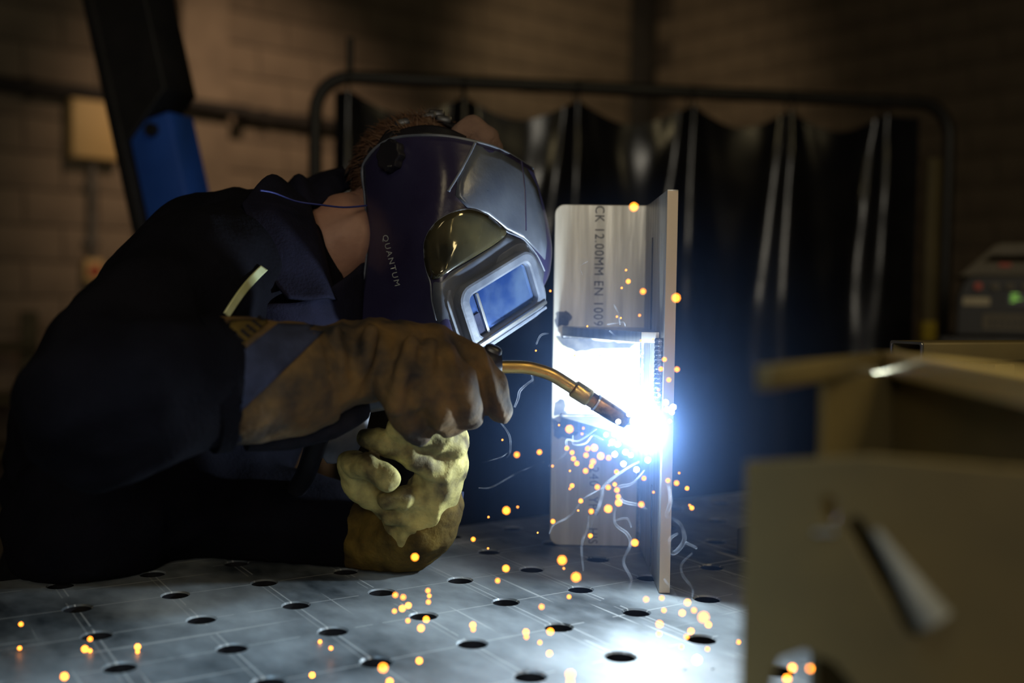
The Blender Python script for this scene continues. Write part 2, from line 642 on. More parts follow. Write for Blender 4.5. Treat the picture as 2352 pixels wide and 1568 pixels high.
pil('trim_1', 455, 0.34, 0.13)
cp = Vector((WC.x - 0.16, WC.y - 0.20, 0))
struct('trim_2', box_me('trim_2', 0.22, 0.22, 4.2, Matrix.Translation(cp + Vector((0, 0, 2.1))), 0.01), M_DARKPIPE)


# dark service pipe along the left wall, junction box, drop conduit and its fitting
def pipe(name, pts, r, m, label, cat, parent=None):
    o = link(name, tube_me(name, pts, r, 12), m, parent)
    if parent is None:
        tag(o, label, cat)
    return o


pp = [wall_pt(-120, 190, 0.05), wall_pt(350, 228, 0.05)]
z1 = pp[0].z
svc = empty('service_pipe', wall_pt(200, 215, 0.05))
tag(svc, 'dark horizontal service pipe fixed along the block wall above the cream box', 'pipe')
pL0 = wall_pt(-150, 200, 0.07); pL0.z = 2.42
pL1 = wall_pt(372, 230, 0.07); pL1.z = 2.42
pL2 = wall_pt(372, 230, 0.20); pL2.z = 2.42
pL3 = wall_pt(535, 250, 0.20); pL3.z = 2.42
pL4 = wall_pt(545, 250, 0.07); pL4.z = 2.42
pL5 = wall_pt(1000, 300, 0.07); pL5.z = 2.42
link('pipe_run', tube_me('pipe_run', [pL0, pL1, pL2, pL3, pL4, pL5], 0.045, 12), M_DARKPIPE, svc)
for q in (60, 320, 600, 690):
    p = wall_pt(q, 220, 0.045)
    p.z = 2.42
    link('pipe_clip', box_me('pipe_clip', 0.03, 0.08, 0.13, frame_mat(p, dL, Vector((0, 0, 1))), 0.004), M_DARKPIPE, svc)

jb = empty('junction_box', wall_pt(208, 303, 0.05))
tag(jb, 'cream enamelled junction box on the block wall above the grey conduit', 'junction box')
Mj = wall_frame(208, 303, 0.06)
wj = (wall_pt(266, 303) - wall_pt(152, 303)).length
hj = (wall_pt(208, 236) - wall_pt(208, 370)).length
link('box_body', box_me('box_body', wj, hj, 0.10, Mj, 0.01), M_BOX, jb)
link('box_lid', box_me('box_lid', wj * 0.97, hj * 0.97, 0.02, Mj @ Matrix.Translation((0, 0, 0.058)), 0.006), M_BOX, jb)
for sx in (-1, 1):
    for sy in (-1, 1):
        link('lid_screw', tube_me('lid_screw', [Mj @ Vector((sx * wj * .43, sy * hj * .43, 0.066)), Mj @ Vector((sx * wj * .43, sy * hj * .43, 0.072))], 0.007, 8), M_CONDUIT, jb)
cj = empty('drop_conduit', wall_pt(206, 500, 0.04))
tag(cj, 'grey vertical conduit dropping from the cream junction box to a round socket', 'conduit')
ca, cb = wall_pt(207, 372, 0.045), wall_pt(206, 600, 0.045)
cb.x, cb.y = ca.x, ca.y
link('conduit_tube', tube_me('conduit_tube', [ca, cb], 0.027, 12), M_CONDUIT, cj)
for t in (0.25, 0.8):
    p = ca.lerp(cb, t)
    link('conduit_saddle', box_me('conduit_saddle', 0.10, 0.05, 0.03, frame_mat(p - nL * .02, dL, Vector((0, 0, 1))), 0.004), M_CONDUIT, cj)
Mf = wall_frame(206, 622, 0.045)
Mf.translation.x, Mf.translation.y = ca.x, ca.y
link('socket_body', box_me('socket_body', 0.12, 0.15, 0.08, Mf, 0.015), M_BOX, cj)
link('socket_hole', tube_me('socket_hole', [Mf @ Vector((0, 0, .03)), Mf @ Vector((0, 0, .045))], 0.04, 16), M_RED, cj)

# floor-standing storage rack far behind the welder (only a pale sliver shows at the picture's left rim)
rk = empty('storage_rack', wall_pt(8, 1000, 0.4))
tag(rk, 'buff coloured storage rack upright against the block wall at the far left', 'rack')
for (q, ww) in ((14, 0.09), (-260, 0.09)):
    p = wall_pt(q, 900, 0.5)
    p.z = 0
    link('upright', box_me('upright', ww, 0.05, 1.05, frame_mat(p + Vector((0, 0, .525)), dL, Vector((0, 0, 1))), 0.005), M_BUFF, rk)
pa, pb = wall_pt(14, 900, .5), wall_pt(-260, 900, .5)
for z in (0.25, 0.55, 0.85):
    c = (pa + pb) / 2
    c.z = z
    link('shelf', box_me('shelf', (pa - pb).length, 0.4, 0.035, frame_mat(c, dL, Vector((0, 0, 1))), 0.004), M_BUFF, rk)

# ------------------------------------------------------------------ slanted boom behind the welder
bo = empty('lifting_boom', at(440, 560, 2.4))
tag(bo, 'slanted box-section boom, black above and blue below, behind the shoulder', 'boom')
bp0, bp1 = at(448, 640, 2.35), at(345, 275, 2.35)
bd = (bp1 - bp0).normalized()
zb = (-(at(0, 0, 1) - at(0, 0, 0))).normalized()
zb = Vector((-0.35, -0.94, 0)).normalized()
Mb = frame_mat(bp0, bd, zb)
Lb = (bp1 - bp0).length
link('lower_section', box_me('lower_section', Lb + 0.9, 0.118, 0.09, Mb @ Matrix.Translation((Lb / 2 - 0.45, 0, 0)), 0.008), M_BLUE, bo)
# upper sleeve cut at a slant
cut = 0.045
hh = 0.070
me = plate_me('upper_sleeve', [[(Lb - cut, hh), (Lb + cut, -hh), (Lb + 0.9, -hh), (Lb + 0.9, hh)]], 0.11, Mb, 0.003)
link('upper_sleeve', me, M_BLACKTUBE, bo)
link('side_rail', box_me('side_rail', Lb + 1.8, 0.03, 0.12, Mb @ Matrix.Translation((Lb / 2, 0.078, 0)), 0.004), M_BLACKTUBE, bo)
link('pivot_bolt', tube_me('pivot_bolt', [Mb @ Vector((Lb - .03, -0.01, 0.045)), Mb @ Vector((Lb - .03, -0.01, 0.058))], 0.016, 6), M_BLACKTUBE, bo)
fb = Mb @ Vector((-0.9 + 0.0, 0, 0))
link('boom_foot', tube_me('boom_foot', [(fb.x, fb.y, 0), (fb.x, fb.y, fb.z + .04)], 0.07, 16), M_BLACKTUBE, bo)

# ------------------------------------------------------------------ welding screen with black curtain
SL, SR = at(722, 700, 3.0), at(2168, 700, 3.29)
SL.z = SR.z = 0
ZT = at(900, 181, 3.03).z
sd = (SR - SL).normalized()
sn = Vector((sd.y, -sd.x, 0))
SWID = (SR - SL).length
ws = empty('welding_screen', (SL + SR) / 2)
tag(ws, 'free-standing welding screen with a glossy black curtain on a tubular frame', 'welding screen')


def spt(u, z, off=0.0):
    return SL + sd * u + Vector((0, 0, z)) + sn * off


rc = 0.10
path = [spt(0, 0.06), spt(0, ZT - rc)]
for k in range(1, 7):
    a = math.radians(180 - 90 * k / 6)
    path.append(spt(rc + rc * math.cos(a), ZT - rc + rc * math.sin(a)))
path.append(spt(SWID - rc, ZT))
for k in range(1, 7):
    a = math.radians(90 - 90 * k / 6)
    path.append(spt(SWID - rc + rc * math.cos(a), ZT - rc + rc * math.sin(a)))
path.append(spt(SWID, 0.06))
link('tube_frame', tube_me('tube_frame', path, 0.0195, 14), M_BLACKTUBE, ws)
link('lower_rail', tube_me('lower_rail', [spt(0.0, 0.25), spt(SWID, 0.25)], 0.016, 10), M_BLACKTUBE, ws)
for u in (0, SWID):
    link('foot', tube_me('foot', [spt(u, 0.03, -0.3), spt(u, 0.06, 0), spt(u, 0.03, 0.3)], 0.02, 10), M_BLACKTUBE, ws)
ur = (at(803, 200, 3.01) - SL).dot(sd)
link('top_rod', tube_me('top_rod', [spt(ur, ZT), spt(ur, ZT + 0.11)], 0.010, 8), M_BLACKTUBE, ws)

U0 = (at(768, 400, 3.0) - SL).dot(sd)
U1 = (at(2108, 400, 3.28) - SL).dot(sd)
hangs = [(at(p, 300, 3.1) - SL).dot(sd) for p in (800, 1062, 1325, 1602, 1850, 2092)]
NU, NZ = 340, 90
ZB = 0.30
V, Fc = [], []
for j in range(NZ + 1):
    t = j / NZ
    for i in range(NU + 1):
        u = U0 + (U1 - U0) * i / NU
        # sag between the hanging points
        lo = max([h for h in hangs if h <= u + 1e-6], default=hangs[0])
        hi = min([h for h in hangs if h >= u - 1e-6], default=hangs[-1])
        s = 0 if hi - lo < 1e-6 else (u - lo) / (hi - lo)
        sag = 0.055 * math.sin(math.pi * s) ** 1.3
        z = (ZT - 0.045 - sag) * (1 - t) + ZB * t
        dn = min(abs(u - h) for h in hangs)
        # pinched pleats that fan out from each hanging point
        w0 = 0.030 + 0.11 * min(t * 2.2, 1)
        pinch = math.exp(-(dn / w0) ** 2)
        n1 = noise.noise(Vector((u * 5.0, t * 0.9, 3.1)))
        n2 = noise.noise(Vector((u * 13.0, t * 1.2 + 5, 1.7)))
        n3 = noise.noise(Vector((u * 6.0, t * 9.0, 9.7)))
        d = 0.026 * pinch * math.cos(dn / (0.25 * w0 + 0.012)) * (1 - 0.35 * t) + 0.035 * n1 + 0.006 * n2 * (0.4 + t) + 0.010 * n3 * (1 - t)
        V.append(spt(u, z, d))
for j in range(NZ):
    for i in range(NU):
        a = j * (NU + 1) + i
        Fc.append((a, a + 1, a + NU + 2, a + NU + 1))
cme = mesh('curtain', V, Fc)
link('curtain', cme, M_PVC, ws)
for h in hangs:
    ring = []
    for k in range(17):
        a = 2 * math.pi * k / 16
        ring.append(spt(h + 0.0 * k, ZT - 0.018 + 0.036 * math.sin(a), 0.032 * math.cos(a)))
    link('curtain_ring', tube_me('curtain_ring', ring, 0.003, 6, False), M_BLACKTUBE, ws)

# buff post with yellow tape just behind the screen's right upright
bpst = empty('marker_post', at(2140, 800, 3.6))
tag(bpst, 'buff square post with a yellow tape band beside the black curtain', 'post')
pb = at(2138, 700, 3.55)
pb.z = 0
link('post_shaft', box_me('post_shaft', 0.066, 0.05, 1.66, Matrix.Translation(pb + Vector((0, 0, .83))), 0.005), M_BUFF, bpst)
zt = at(2138, 760, 3.55).z
link('tape_band', box_me('tape_band', 0.069, 0.053, 0.066, Matrix.Translation((pb.x, pb.y, zt)), 0.002), M_YELLOW, bpst)
link('post_base', box_me('post_base', 0.16, 0.16, 0.012, Matrix.Translation(pb + Vector((0, 0, .006))), 0.003), M_BUFF, bpst)

# ------------------------------------------------------------------ welding machine on a trolley
wm = empty('welding_machine', at(2330, 775, 2.55))
tag(wm, 'black welding machine with taupe handle and row of buttons at the right', 'welding machine')
YM = 2.55
PX = YM / F
c0 = at(2345, 700, YM)
Mm = frame_mat(c0, Vector((0.92, -0.39, 0)), Vector((-0.39, -0.92, 0)))      # local x right, y up?, z to camera
if (Mm.to_3x3() @ Vector((0, 1, 0))).z < 0:
    Mm = Mm @ Matrix.Rotation(math.pi, 4, 'Z')


def mloc(px, py, z):
    return ((px - 2345) * PX, -(py - 700) * PX, z)


def mpx(pts):
    return [((x - 2345) * PX, -(y - 700) * PX) for x, y in pts]


body = mpx([(2207, 775), (2209, 680), (2222, 645), (2240, 632), (2450, 632), (2468, 645), (2481, 680), (2483, 775)])
link('machine_body', plate_me('machine_body', [body], 0.40, Mm @ Matrix.Translation((0, 0, -0.20)), 0.006), M_MACH, wm)
hd = mpx([(2206, 636), (2284, 562), (2300, 556), (2390, 556), (2406, 562), (2484, 636)])
hh_ = mpx([(2280, 588), (2410, 588), (2422, 600), (2268, 600)])
hnd = link('carry_handle', plate_me('carry_handle', [hd, hh_], 0.34, Mm @ Matrix.Translation((0, 0, -0.20)), 0.006), M_TAUPE, wm)
link('handle_badge', plate_me('handle_badge', [rrect(26 * PX, 9 * PX, 2 * PX, 3, (2310 - 2345) * PX, -(608 - 700) * PX)], 0.006, Mm @ Matrix.Translation((0, 0, -0.028)), 0.001), M_RED, hnd)
for (bx, m_) in ((2254, M_RED), (2290, M_TAUPE), (2321, M_TAUPE), (2354, M_TAUPE), (2388, M_TAUPE)):
    p = Vector(mloc(bx, 658, 0))
    link('button', tube_me('button', [Mm @ (p + Vector((0, 0, -.002))), Mm @ (p + Vector((0, 0, .012)))], 9 * PX, 14), m_, wm)
link('rating_label', plate_me('rating_label', [rrect(58 * PX, 19 * PX, 3 * PX, 3, (2251 - 2345) * PX, -(693 - 700) * PX)], 0.003, Mm @ Matrix.Translation((0, 0, 0.001)), 0.0005), M_PALE, wm)
link('display_window', plate_me('display_window', [rrect(60 * PX, 30 * PX, 3 * PX, 3, (2345 - 2345) * PX, -(687 - 700) * PX)], 0.004, Mm @ Matrix.Translation((0, 0, 0.001)), 0.0005), M_PLASTIC, wm)
for k, (dx, dy, ww) in enumerate(((0, -8, 16), (-3, -2, 12), (4, 3, 20), (-4, 8, 10))):
    link('display_segment', box_me('display_segment', ww * PX, 2.6 * PX, 0.002, Mm @ Matrix.Translation(Vector(mloc(2332 + dx, 684 + dy, 0.004)))), M_GREENLED, wm)
link('name_band', plate_me('name_band', [rrect(150 * PX, 38 * PX, 4 * PX, 3, (2340 - 2345) * PX, -(740 - 700) * PX)], 0.004, Mm @ Matrix.Translation((0, 0, 0.001)), 0.0005), M_TAUPE, wm)
for k in range(8):
    link('grille_slot', box_me('grille_slot', 5 * PX, 22 * PX, 0.003, Mm @ Matrix.Translation(Vector(mloc(2285 + k * 14, 742, 0.004)))), M_MACH, wm)
zc = at(2345, 777, YM).z
tr = empty('machine_trolley', (c0.x, c0.y + 0.2, 0))
tag(tr, 'dark steel trolley under the welding machine', 'trolley')
Mt = Mm.copy()
Mt.translation = (c0.x, c0.y, 0)
Rt = Mt.to_3x3()
zdir = Rt @ Vector((0, 0, 1))
xdir = Rt @ Vector((1, 0, 0))
tc_ = Vector((c0.x, c0.y, 0)) - zdir * 0.2
for (nm, z, th) in (('tray', zc - 0.0155, 0.03), ('shelf', 0.22, 0.03)):
    link(nm, box_me(nm, 0.36, 0.46, th, frame_mat(tc_ + Vector((0, 0, z)), xdir, Vector((0, 0, 1))), 0.004), M_TFRAME, tr)
for a in (-1, 1):
    for b_ in (-1, 1):
        q = tc_ + xdir * a * 0.16 - zdir * b_ * 0.2
        link('leg', tube_me('leg', [q + Vector((0, 0, .05)), q + Vector((0, 0, zc - .03))], 0.014, 8), M_TFRAME, tr)
        link('caster', tube_me('caster', [q + xdir * -.012 + Vector((0, 0, .04)), q + xdir * .012 + Vector((0, 0, .04))], 0.04, 16), M_PLASTIC, tr)

# ------------------------------------------------------------------ perforated welding table
TA = 0.56584
TU = Vector((math.cos(TA), math.sin(TA), 0))
TV = Vector((-math.sin(TA), math.cos(TA), 0))
OU, OV = -0.09815, -0.14715           # a hole centre in (u, v)
TI = range(-4, 17)
TJ = range(5, 15)
wt = empty('welding_table', TU * 0.6 + TV * 0.8)
wt.location.z = 0
tag(wt, 'heavy perforated steel welding table top with scribed grid and round holes', 'table')
TM = frame_mat(TU * OU + TV * OV + Vector((0, 0, TABLE)), TU, Vector((0, 0, 1)))
V, Fc = [], []
NS = 24
THK = 0.02
rh, rcf = 0.0140, 0.0156


def ringv(cx, cy, r, z):
    n0 = len(V)
    for k in range(NS):
        a = 2 * math.pi * (k + 0.5) / NS
        V.append((cx + r * math.cos(a), cy + r * math.sin(a), z))
    return n0


for i in TI:
    for j in TJ:
        cx, cy = i * 0.1, j * 0.1
        # square outline sampled with the same number of points as the hole ring
        n0 = len(V)
        for k in range(NS):
            a = 2 * math.pi * (k + 0.5) / NS
            c_, s_ = math.cos(a), math.sin(a)
            q = 0.05 / max(abs(c_), abs(s_))
            V.append((cx + c_ * q, cy + s_ * q, 0))
        r0 = ringv(cx, cy, rcf, 0)
        r1 = ringv(cx, cy, rh, -0.0018)
        r2 = ringv(cx, cy, rh, -THK)
        for k in range(NS):
            k2 = (k + 1) % NS
            for (a, b_) in ((n0, r0), (r0, r1), (r1, r2)):
                Fc.append((a + k, a + k2, b_ + k2, b_ + k))
        # fill the four corner triangles left by the sampling
        for q in range(4):
            k = (q * 6 + 2) % NS
            sx, sy = ((1, 1), (-1, 1), (-1, -1), (1, -1))[q]
            V.append((cx + sx * 0.05, cy + sy * 0.05, 0))
            Fc.append((n0 + k, len(V) - 1, n0 + (k + 1) % NS))
tme = mesh('table_top', V, Fc)
bm = bmesh.new()
bm.from_mesh(tme)
bmesh.ops.remove_doubles(bm, verts=bm.verts, dist=1e-5)
bmesh.ops.recalc_face_normals(bm, faces=bm.faces)
bm.to_mesh(tme)
bm.free()
up = sum((p.normal.z * p.area for p in tme.polygons))
if up < 0:
    tme.flip_normals()
sharp(tme, 25)
top = link('table_top', tme, M_TABLE, None)
tme.materials.append(mat('dark_bore', (0.006, 0.006, 0.008), 0.8, col2=(0.012, 0.012, 0.014), noise_scale=40, spec=0.1))  # near-black colour on the hole walls below the chamfer
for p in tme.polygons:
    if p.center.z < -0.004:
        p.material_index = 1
top.matrix_world = TM
top.parent = wt
top.matrix_parent_inverse = wt.matrix_basis.inverted()
ui0, ui1 = TI[0] * .1 - .05, TI[-1] * .1 + .05
vi0, vi1 = TJ[0] * .1 - .05, TJ[-1] * .1 + .05
for (nm, cx, cy, sx, sy) in (('side_skirt', (ui0 + ui1) / 2, vi0 + .008, ui1 - ui0, .016), ('side_skirt', (ui0 + ui1) / 2, vi1 - .008, ui1 - ui0, .016),
                             ('side_skirt', ui0 + .008, (vi0 + vi1) / 2, .016, vi1 - vi0 - .034), ('side_skirt', ui1 - .008, (vi0 + vi1) / 2, .016, vi1 - vi0 - .034)):
    link(nm, box_me(nm, sx, sy, 0.13, TM @ Matrix.Translation((cx, cy, -0.0655)), 0.001, 1), M_TFRAME, wt)
for a in (ui0 + .1, ui1 - .1):
    for b_ in (vi0 + .1, vi1 - .1):
        link('leg', box_me('leg', 0.08, 0.08, TABLE - 0.03, TM @ Matrix.Translation((a, b_, -0.03 - (TABLE - .03) / 2)), 0.005), M_TFRAME, wt)


def in_table(p, margin=0.0):
    q = TM.inverted() @ p
    return ui0 - margin < q.x < ui1 + margin and vi0 - margin < q.y < vi1 + margin


def rest(p):
    """cloth that reaches the table lies on it"""
    if p.z < TABLE + 0.0025 and in_table(p, 0.03):
        return Vector((p.x, p.y, TABLE + 0.0025))
    return p


# ------------------------------------------------------------------ the steel joint being welded
A_near = on_table(1513, 1362)          # left near bottom corner of the upright plate
A_far = on_table(1469, 1256)
B_left = on_table(1262, 1251)
fdir = (A_near - A_far)
FD = fdir.length
fdir.normalize()
bdir = (B_left - A_far)
bdir.normalize()
# make the joint square
bdir = (bdir - fdir * bdir.dot(fdir)).normalized()
BW = (B_left - A_far).length
HT = 0.444
JT = 0.0125
Z = Vector((0, 0, 1))
joint = empty('steel_joint', A_far)
tag(joint, 'upright T-joint of thick brushed steel plates with stencilled lettering on the table', 'steel workpiece')
# back plate: local x along -bdir (left to right), y up, z toward the camera
Mbk = frame_mat(A_far - fdir * 0 + Z * 0.0005, -bdir, Vector(fdir))
if (Mbk.to_3x3() @ Vector((0, 1, 0))).z < 0:
    raise SystemExit('flip')
HB = at(1290, 470, (A_far + bdir * BW).y).z - TABLE
r_ = 0.013
outl = []
for (cx, cy, a0) in ((-BW + r_, r_, 180), (None, None, None)):
    if cx is None:
        continue
    for k in range(6):
        a = math.radians(a0 + 90 * k / 5)
        outl.append((cx + r_ * math.cos(a), cy + r_ * math.sin(a)))
outl += [(0.012, 0.0), (0.012, HB)]
for k in range(6):
    a = math.radians(90 + 90 * k / 5)
    outl.append((-BW + r_ + r_ * math.cos(a), HB - r_ + r_ * math.sin(a)))
bk = link('back_plate', plate_me('back_plate', [outl], JT, Mbk @ Matrix.Translation((0, 0, -JT / 2)), 0.0008), M_STEEL, joint)
# upright flange plate: thickness to the right of A, depth FD toward the camera
HF = at(1513, 436, A_near.y).z - TABLE
nfl = -bdir
Mfl = frame_mat(A_far + nfl * (JT / 2) + Z * 0.0005, Vector(fdir), -nfl)
sy = 1 if (Mfl.to_3x3() @ Vector((0, 1, 0))).z > 0 else -1
fo = [(0.0008, 0), (FD, 0), (FD, sy * HF), (0.05, sy * HF), (0.0008, sy * HB)]
fl = link('flange_plate', plate_me('flange_plate', [fo if sy > 0 else fo[::-1]], JT, Mfl, 0.0008), M_STEEL, joint)
link('cut_edge', box_me('cut_edge', JT * 0.94, 0.0008, HF - 0.002, frame_mat(A_near + nfl * (JT / 2) + fdir * 0.0006 + Z * (HF / 2), nfl, Z)), M_EDGE, fl)
for (dd, zz0, zz1, ww) in ((0.085, HF * 0.28, HF * 0.90, 0.004), (0.135, HF * 0.02, HF * 0.24, 0.003)):
    c = A_far + fdir * dd - nfl * 0.0006
    link('scribe_slot', box_me('scribe_slot', ww, 0.001, zz1 - zz0, frame_mat(c + Z * ((zz0 + zz1) / 2), Vector(fdir), Z)), M_INK, fl)


def gusset(py_back, nm, sh=0.0):
    zz = at(1290, py_back, A_far.y).z
    G = frame_mat(A_far + Z * (zz - TABLE), bdir, Z)
    s = 1 if (G.to_3x3() @ Vector((0, 1, 0))).dot(fdir) > 0 else -1
    w_ = BW - 0.012
    pts = [(0.0008, s * 0.0008), (w_, s * 0.0008), (w_, s * 0.012), (0.030 - sh * .3, s * (FD - 0.010 - sh)), (0.0008, s * (FD - 0.010 - sh))]
    if s < 0:
        pts = pts[::-1]
    g = link('gusset', plate_me('gusset', [pts], JT, G @ Matrix.Translation((0, 0, -JT / 2)), 0.0006), M_STEEL, joint)
    return g, zz


g1, zg1 = gusset(749, 'gusset', 0.03)
g2, zg2 = gusset(955, 'gusset')


def bead(nm, p0, p1, r, n=26):
    pts, rad = [], []
    for k in range(n * 3 + 1):
        t = k / (n * 3)
        pts.append(p0.lerp(p1, t))
        rad.append(r * (0.86 + 0.14 * abs(math.sin(math.pi * t * n))))
    return link(nm, tube_me(nm, pts, rad, 10), M_BEAD, joint)


e = 0.0015
bead('weld_bead', A_far + bdir * e + fdir * e + Z * 0.01, A_far + bdir * e + fdir * e + Z * (zg1 - TABLE - .014), 0.004, 60)
cz = Z * (zg1 - TABLE - JT)
bead('weld_bead', A_far + bdir * e + fdir * 0.01 + cz, A_far + bdir * e + fdir * (FD - .015) + cz, 0.0045)
bead('weld_bead', A_far + bdir * 0.005 + fdir * e + cz, A_far + bdir * (BW - .012) + fdir * e + cz, 0.0035)
cz2 = Z * (zg2 - TABLE)
bead('weld_bead', A_far + bdir * 0.005 + fdir * e + cz2, A_far + bdir * (BW - .012) + fdir * e + cz2, 0.0035)
bead('weld_bead', A_far + bdir * e + fdir * (FD * .25) + cz2, A_far + bdir * e + fdir * (FD - .015) + cz2, 0.0045)
# fresh vertical bead climbing the flange near its free edge
vb = A_near - fdir * 0.012 + bdir * 0.003
bead('weld_bead', vb + Z * (at(1490, 1010, vb.y).z - TABLE), vb + Z * (zg1 - TABLE - 0.006), 0.0065, 22)
for k in range(46):        # spatter beads frozen on the plates round the seam
    t = random.random()
    zc_ = random.uniform(at(1490, 1000, 1.2).z, zg1 - .015)
    dd = FD - 0.02 - abs(random.gauss(0, 0.03))
    p = A_far + fdir * dd + Vector((0, 0, zc_ - TABLE)) + bdir * 0.0006
    bmq = bmesh.new()
    bmesh.ops.create_icosphere(bmq, subdivisions=1, radius=random.uniform(.0012, .0028))
    bmq.transform(Matrix.Translation(p))
    link('spatter_bead', from_bm('spatter_bead', bmq), M_BEAD, joint)

# soot / heat-tint patches: thin scorched scale on the plate beside the welds
M_SOOT = mat('scorched_scale', (0.035, 0.04, 0.06), 0.55, 0.4, col2=(0.10, 0.10, 0.11), noise_scale=60)
M_STRAW = mat('straw_heat_tint', (0.36, 0.33, 0.18), 0.42, 0.75, col2=(0.42, 0.40, 0.28), noise_scale=40)


def scorch(nm, pxs, th, m, parent, jitter=0.0):
    """flat scale patch lying on the back plate; outline given along the plate"""
    Mi = Mbk.inverted()
    pl = A_far.y
    pts = []
    n = len(pxs)
    for i in range(n):
        for s in range(6):
            x = pxs[i][0] * (1 - s / 6) + pxs[(i + 1) % n][0] * s / 6
            y = pxs[i][1] * (1 - s / 6) + pxs[(i + 1) % n][1] * s / 6
            x += jitter * noise.noise(Vector((x * .07, y * .07, 0)))
            y += jitter * noise.noise(Vector((x * .07, y * .07, 5)))
            v = ray(x, y)
            # intersect with the plate's front plane
            t = (A_far - CAM).dot(fdir) / v.dot(fdir)
            q = Mi @ (CAM + v * t)
            pts.append((q.x, q.y))
    return link(nm, plate_me(nm, [pts], th, Mbk @ Matrix.Translation((0, 0, th / 2 + 0.0001)), 0.0), m, parent)


scorch('heat_tint', [(1270, 778), (1290, 800), (1325, 817), (1400, 812), (1452, 806), (1464, 790), (1400, 784), (1300, 772)], 0.0002, M_STRAW, bk, 6)
scorch('scorch_mark', [(1276, 772), (1292, 793), (1325, 806), (1395, 800), (1448, 800), (1462, 788), (1400, 784), (1300, 772)], 0.0004, M_SOOT, bk, 6)
scorch('scorch_mark', [(1276, 925), (1292, 916), (1300, 930), (1296, 952), (1272, 955)], 0.0004, M_SOOT, bk, 8)
scorch('heat_tint', [(1272, 912), (1292, 900), (1312, 915), (1312, 945), (1296, 956), (1270, 956)], 0.0002, M_STRAW, bk, 8)
scorch('scorch_mark', [(1274, 718), (1300, 712), (1312, 728), (1306, 746), (1276, 748)], 0.0004, M_SOOT, bk, 8)
scorch('scorch_mark', [(1270, 962), (1300, 970), (1330, 990), (1310, 1010), (1272, 1000)], 0.0004, M_SOOT, bk, 10)


def plate_text(s, px, py0, py1):
    """stencilled text reading downward on the back plate"""
    Mi = Mbk.inverted()

    def onp(x, y):
        v = ray(x, y)
        t = (A_far - CAM).dot(fdir) / v.dot(fdir)
        return CAM + v * t
    a, b_ = onp(px, py0), onp(px - (py1 - py0) * 0.0154, py1)
    M = frame_mat(a + fdir * 0.0004, (b_ - a), Vector(fdir))
    me = text_me('stencil_text', s, 0.0175, Matrix.Identity(4), 0.0002, 1.12)
    xs = [v.co.x for v in me.vertices]
    L = (b_ - a).length
    k = L / (max(xs) - min(xs))
    x0 = min(xs)
    for v in me.vertices:
        v.co.x = (v.co.x - x0) * k
    me.transform(M)
    return link('stencil_text', me, M_INK, bk)


plate_text('CK 12.00MM EN 1009', 1377, 473, 748)
plate_text('TYPE 1', 1369, 808, 892)
plate_text('240', 1364, 1072, 1116)
plate_text('YPE', 1362, 1140, 1182)
plate_text('HIS', 1361, 1213, 1248)

# ------------------------------------------------------------------ the arc
ARC = at(1490, 1000, 1.183)
ARC.z = zg2 + 0.010
M_ARC = emit('arc_plasma', (0.60, 0.77, 1.0), 3400, True)
bma = bmesh.new()
bmesh.ops.create_icosphere(bma, subdivisions=2, radius=0.0095)
for v in bma.verts:
    v.co *= 1 + 0.25 * noise.noise(v.co * 300)
bma.transform(Matrix.Translation(ARC))
arc = link('welding_arc', from_bm('welding_arc', bma), M_ARC)
tag(arc, 'blinding white welding arc at the torch tip on the steel joint', 'welding arc')

# ------------------------------------------------------------------ welding torch
to = empty('welding_torch', at(1130, 850, 1.13))
tag(to, 'welding torch with curved brass neck and burnt nozzle held in the gloved hand', 'welding torch')
neck = [(1120, 842, 1.135), (1153, 842, 1.14), (1203, 843, 1.145), (1237, 850, 1.148), (1268, 861, 1.15), (1298, 879, 1.152), (1326, 897, 1.154)]
link('swan_neck', tube_me('swan_neck', [at(*q) for q in neck], 0.0071, 16, True, 5), M_BRASS, to)
ax0, ax1 = at(1318, 892, 1.153), at(1440, 969, 1.158)


def axp(t):
    return ax0.lerp(ax1, t)


link('collar', tube_me('collar', [axp(-.02), axp(0.0), axp(.015), axp(.25), axp(.29), axp(.30)], [.0075, .0094, .0098, .0098, .0092, .0080], 20), M_BRASS, to)
link('insulator', tube_me('insulator', [axp(.29), axp(.42)], .0084, 18), M_COPPER, to)
link('spring_clip', tube_me('spring_clip', [axp(.40), axp(.405), axp(.435), axp(.44)], [.0092, .0098, .0098, .0092], 18), M_GALV, to)
link('gas_nozzle', tube_me('gas_nozzle', [axp(.41), axp(.46), axp(.80), axp(.98), axp(1.0), axp(1.0), axp(.9)], [.0088, .0094, .0090, .0078, .0076, .0060, .0058], 20, False), M_COPPER, to)
link('contact_tip', tube_me('contact_tip', [axp(.8), axp(1.02), axp(1.06)], [.0035, .0035, .0016], 10), M_COPPER, to)
link('filler_wire', tube_me('filler_wire', [axp(1.0), axp(1.30)], .0006, 6), M_COPPER, to)
link('torch_handle', tube_me('torch_handle', [at(820, 915, 1.115), at(980, 885, 1.125), at(1060, 858, 1.13), at(1110, 838, 1.133), at(1145, 836, 1.138)], [.017, .018, .019, .0195, .014], 18, True, 4), M_PLASTIC, to)
hbm = box_me('handle_guard', 0.020, 0.030, 0.022, frame_mat(at(1125, 822, 1.135), at(1145, 830, 1.135) - at(1110, 815, 1.135), Vector((0, -1, 0))), 0.006, 3)
link('handle_guard', hbm, M_PLASTIC, to)
link('trigger', box_me('trigger', 0.03, 0.012, 0.012, frame_mat(at(1075, 880, 1.125), at(1100, 870, 1.125) - at(1060, 885, 1.125), Vector((0, -1, 0))), 0.004, 2), M_PLASTIC, to)
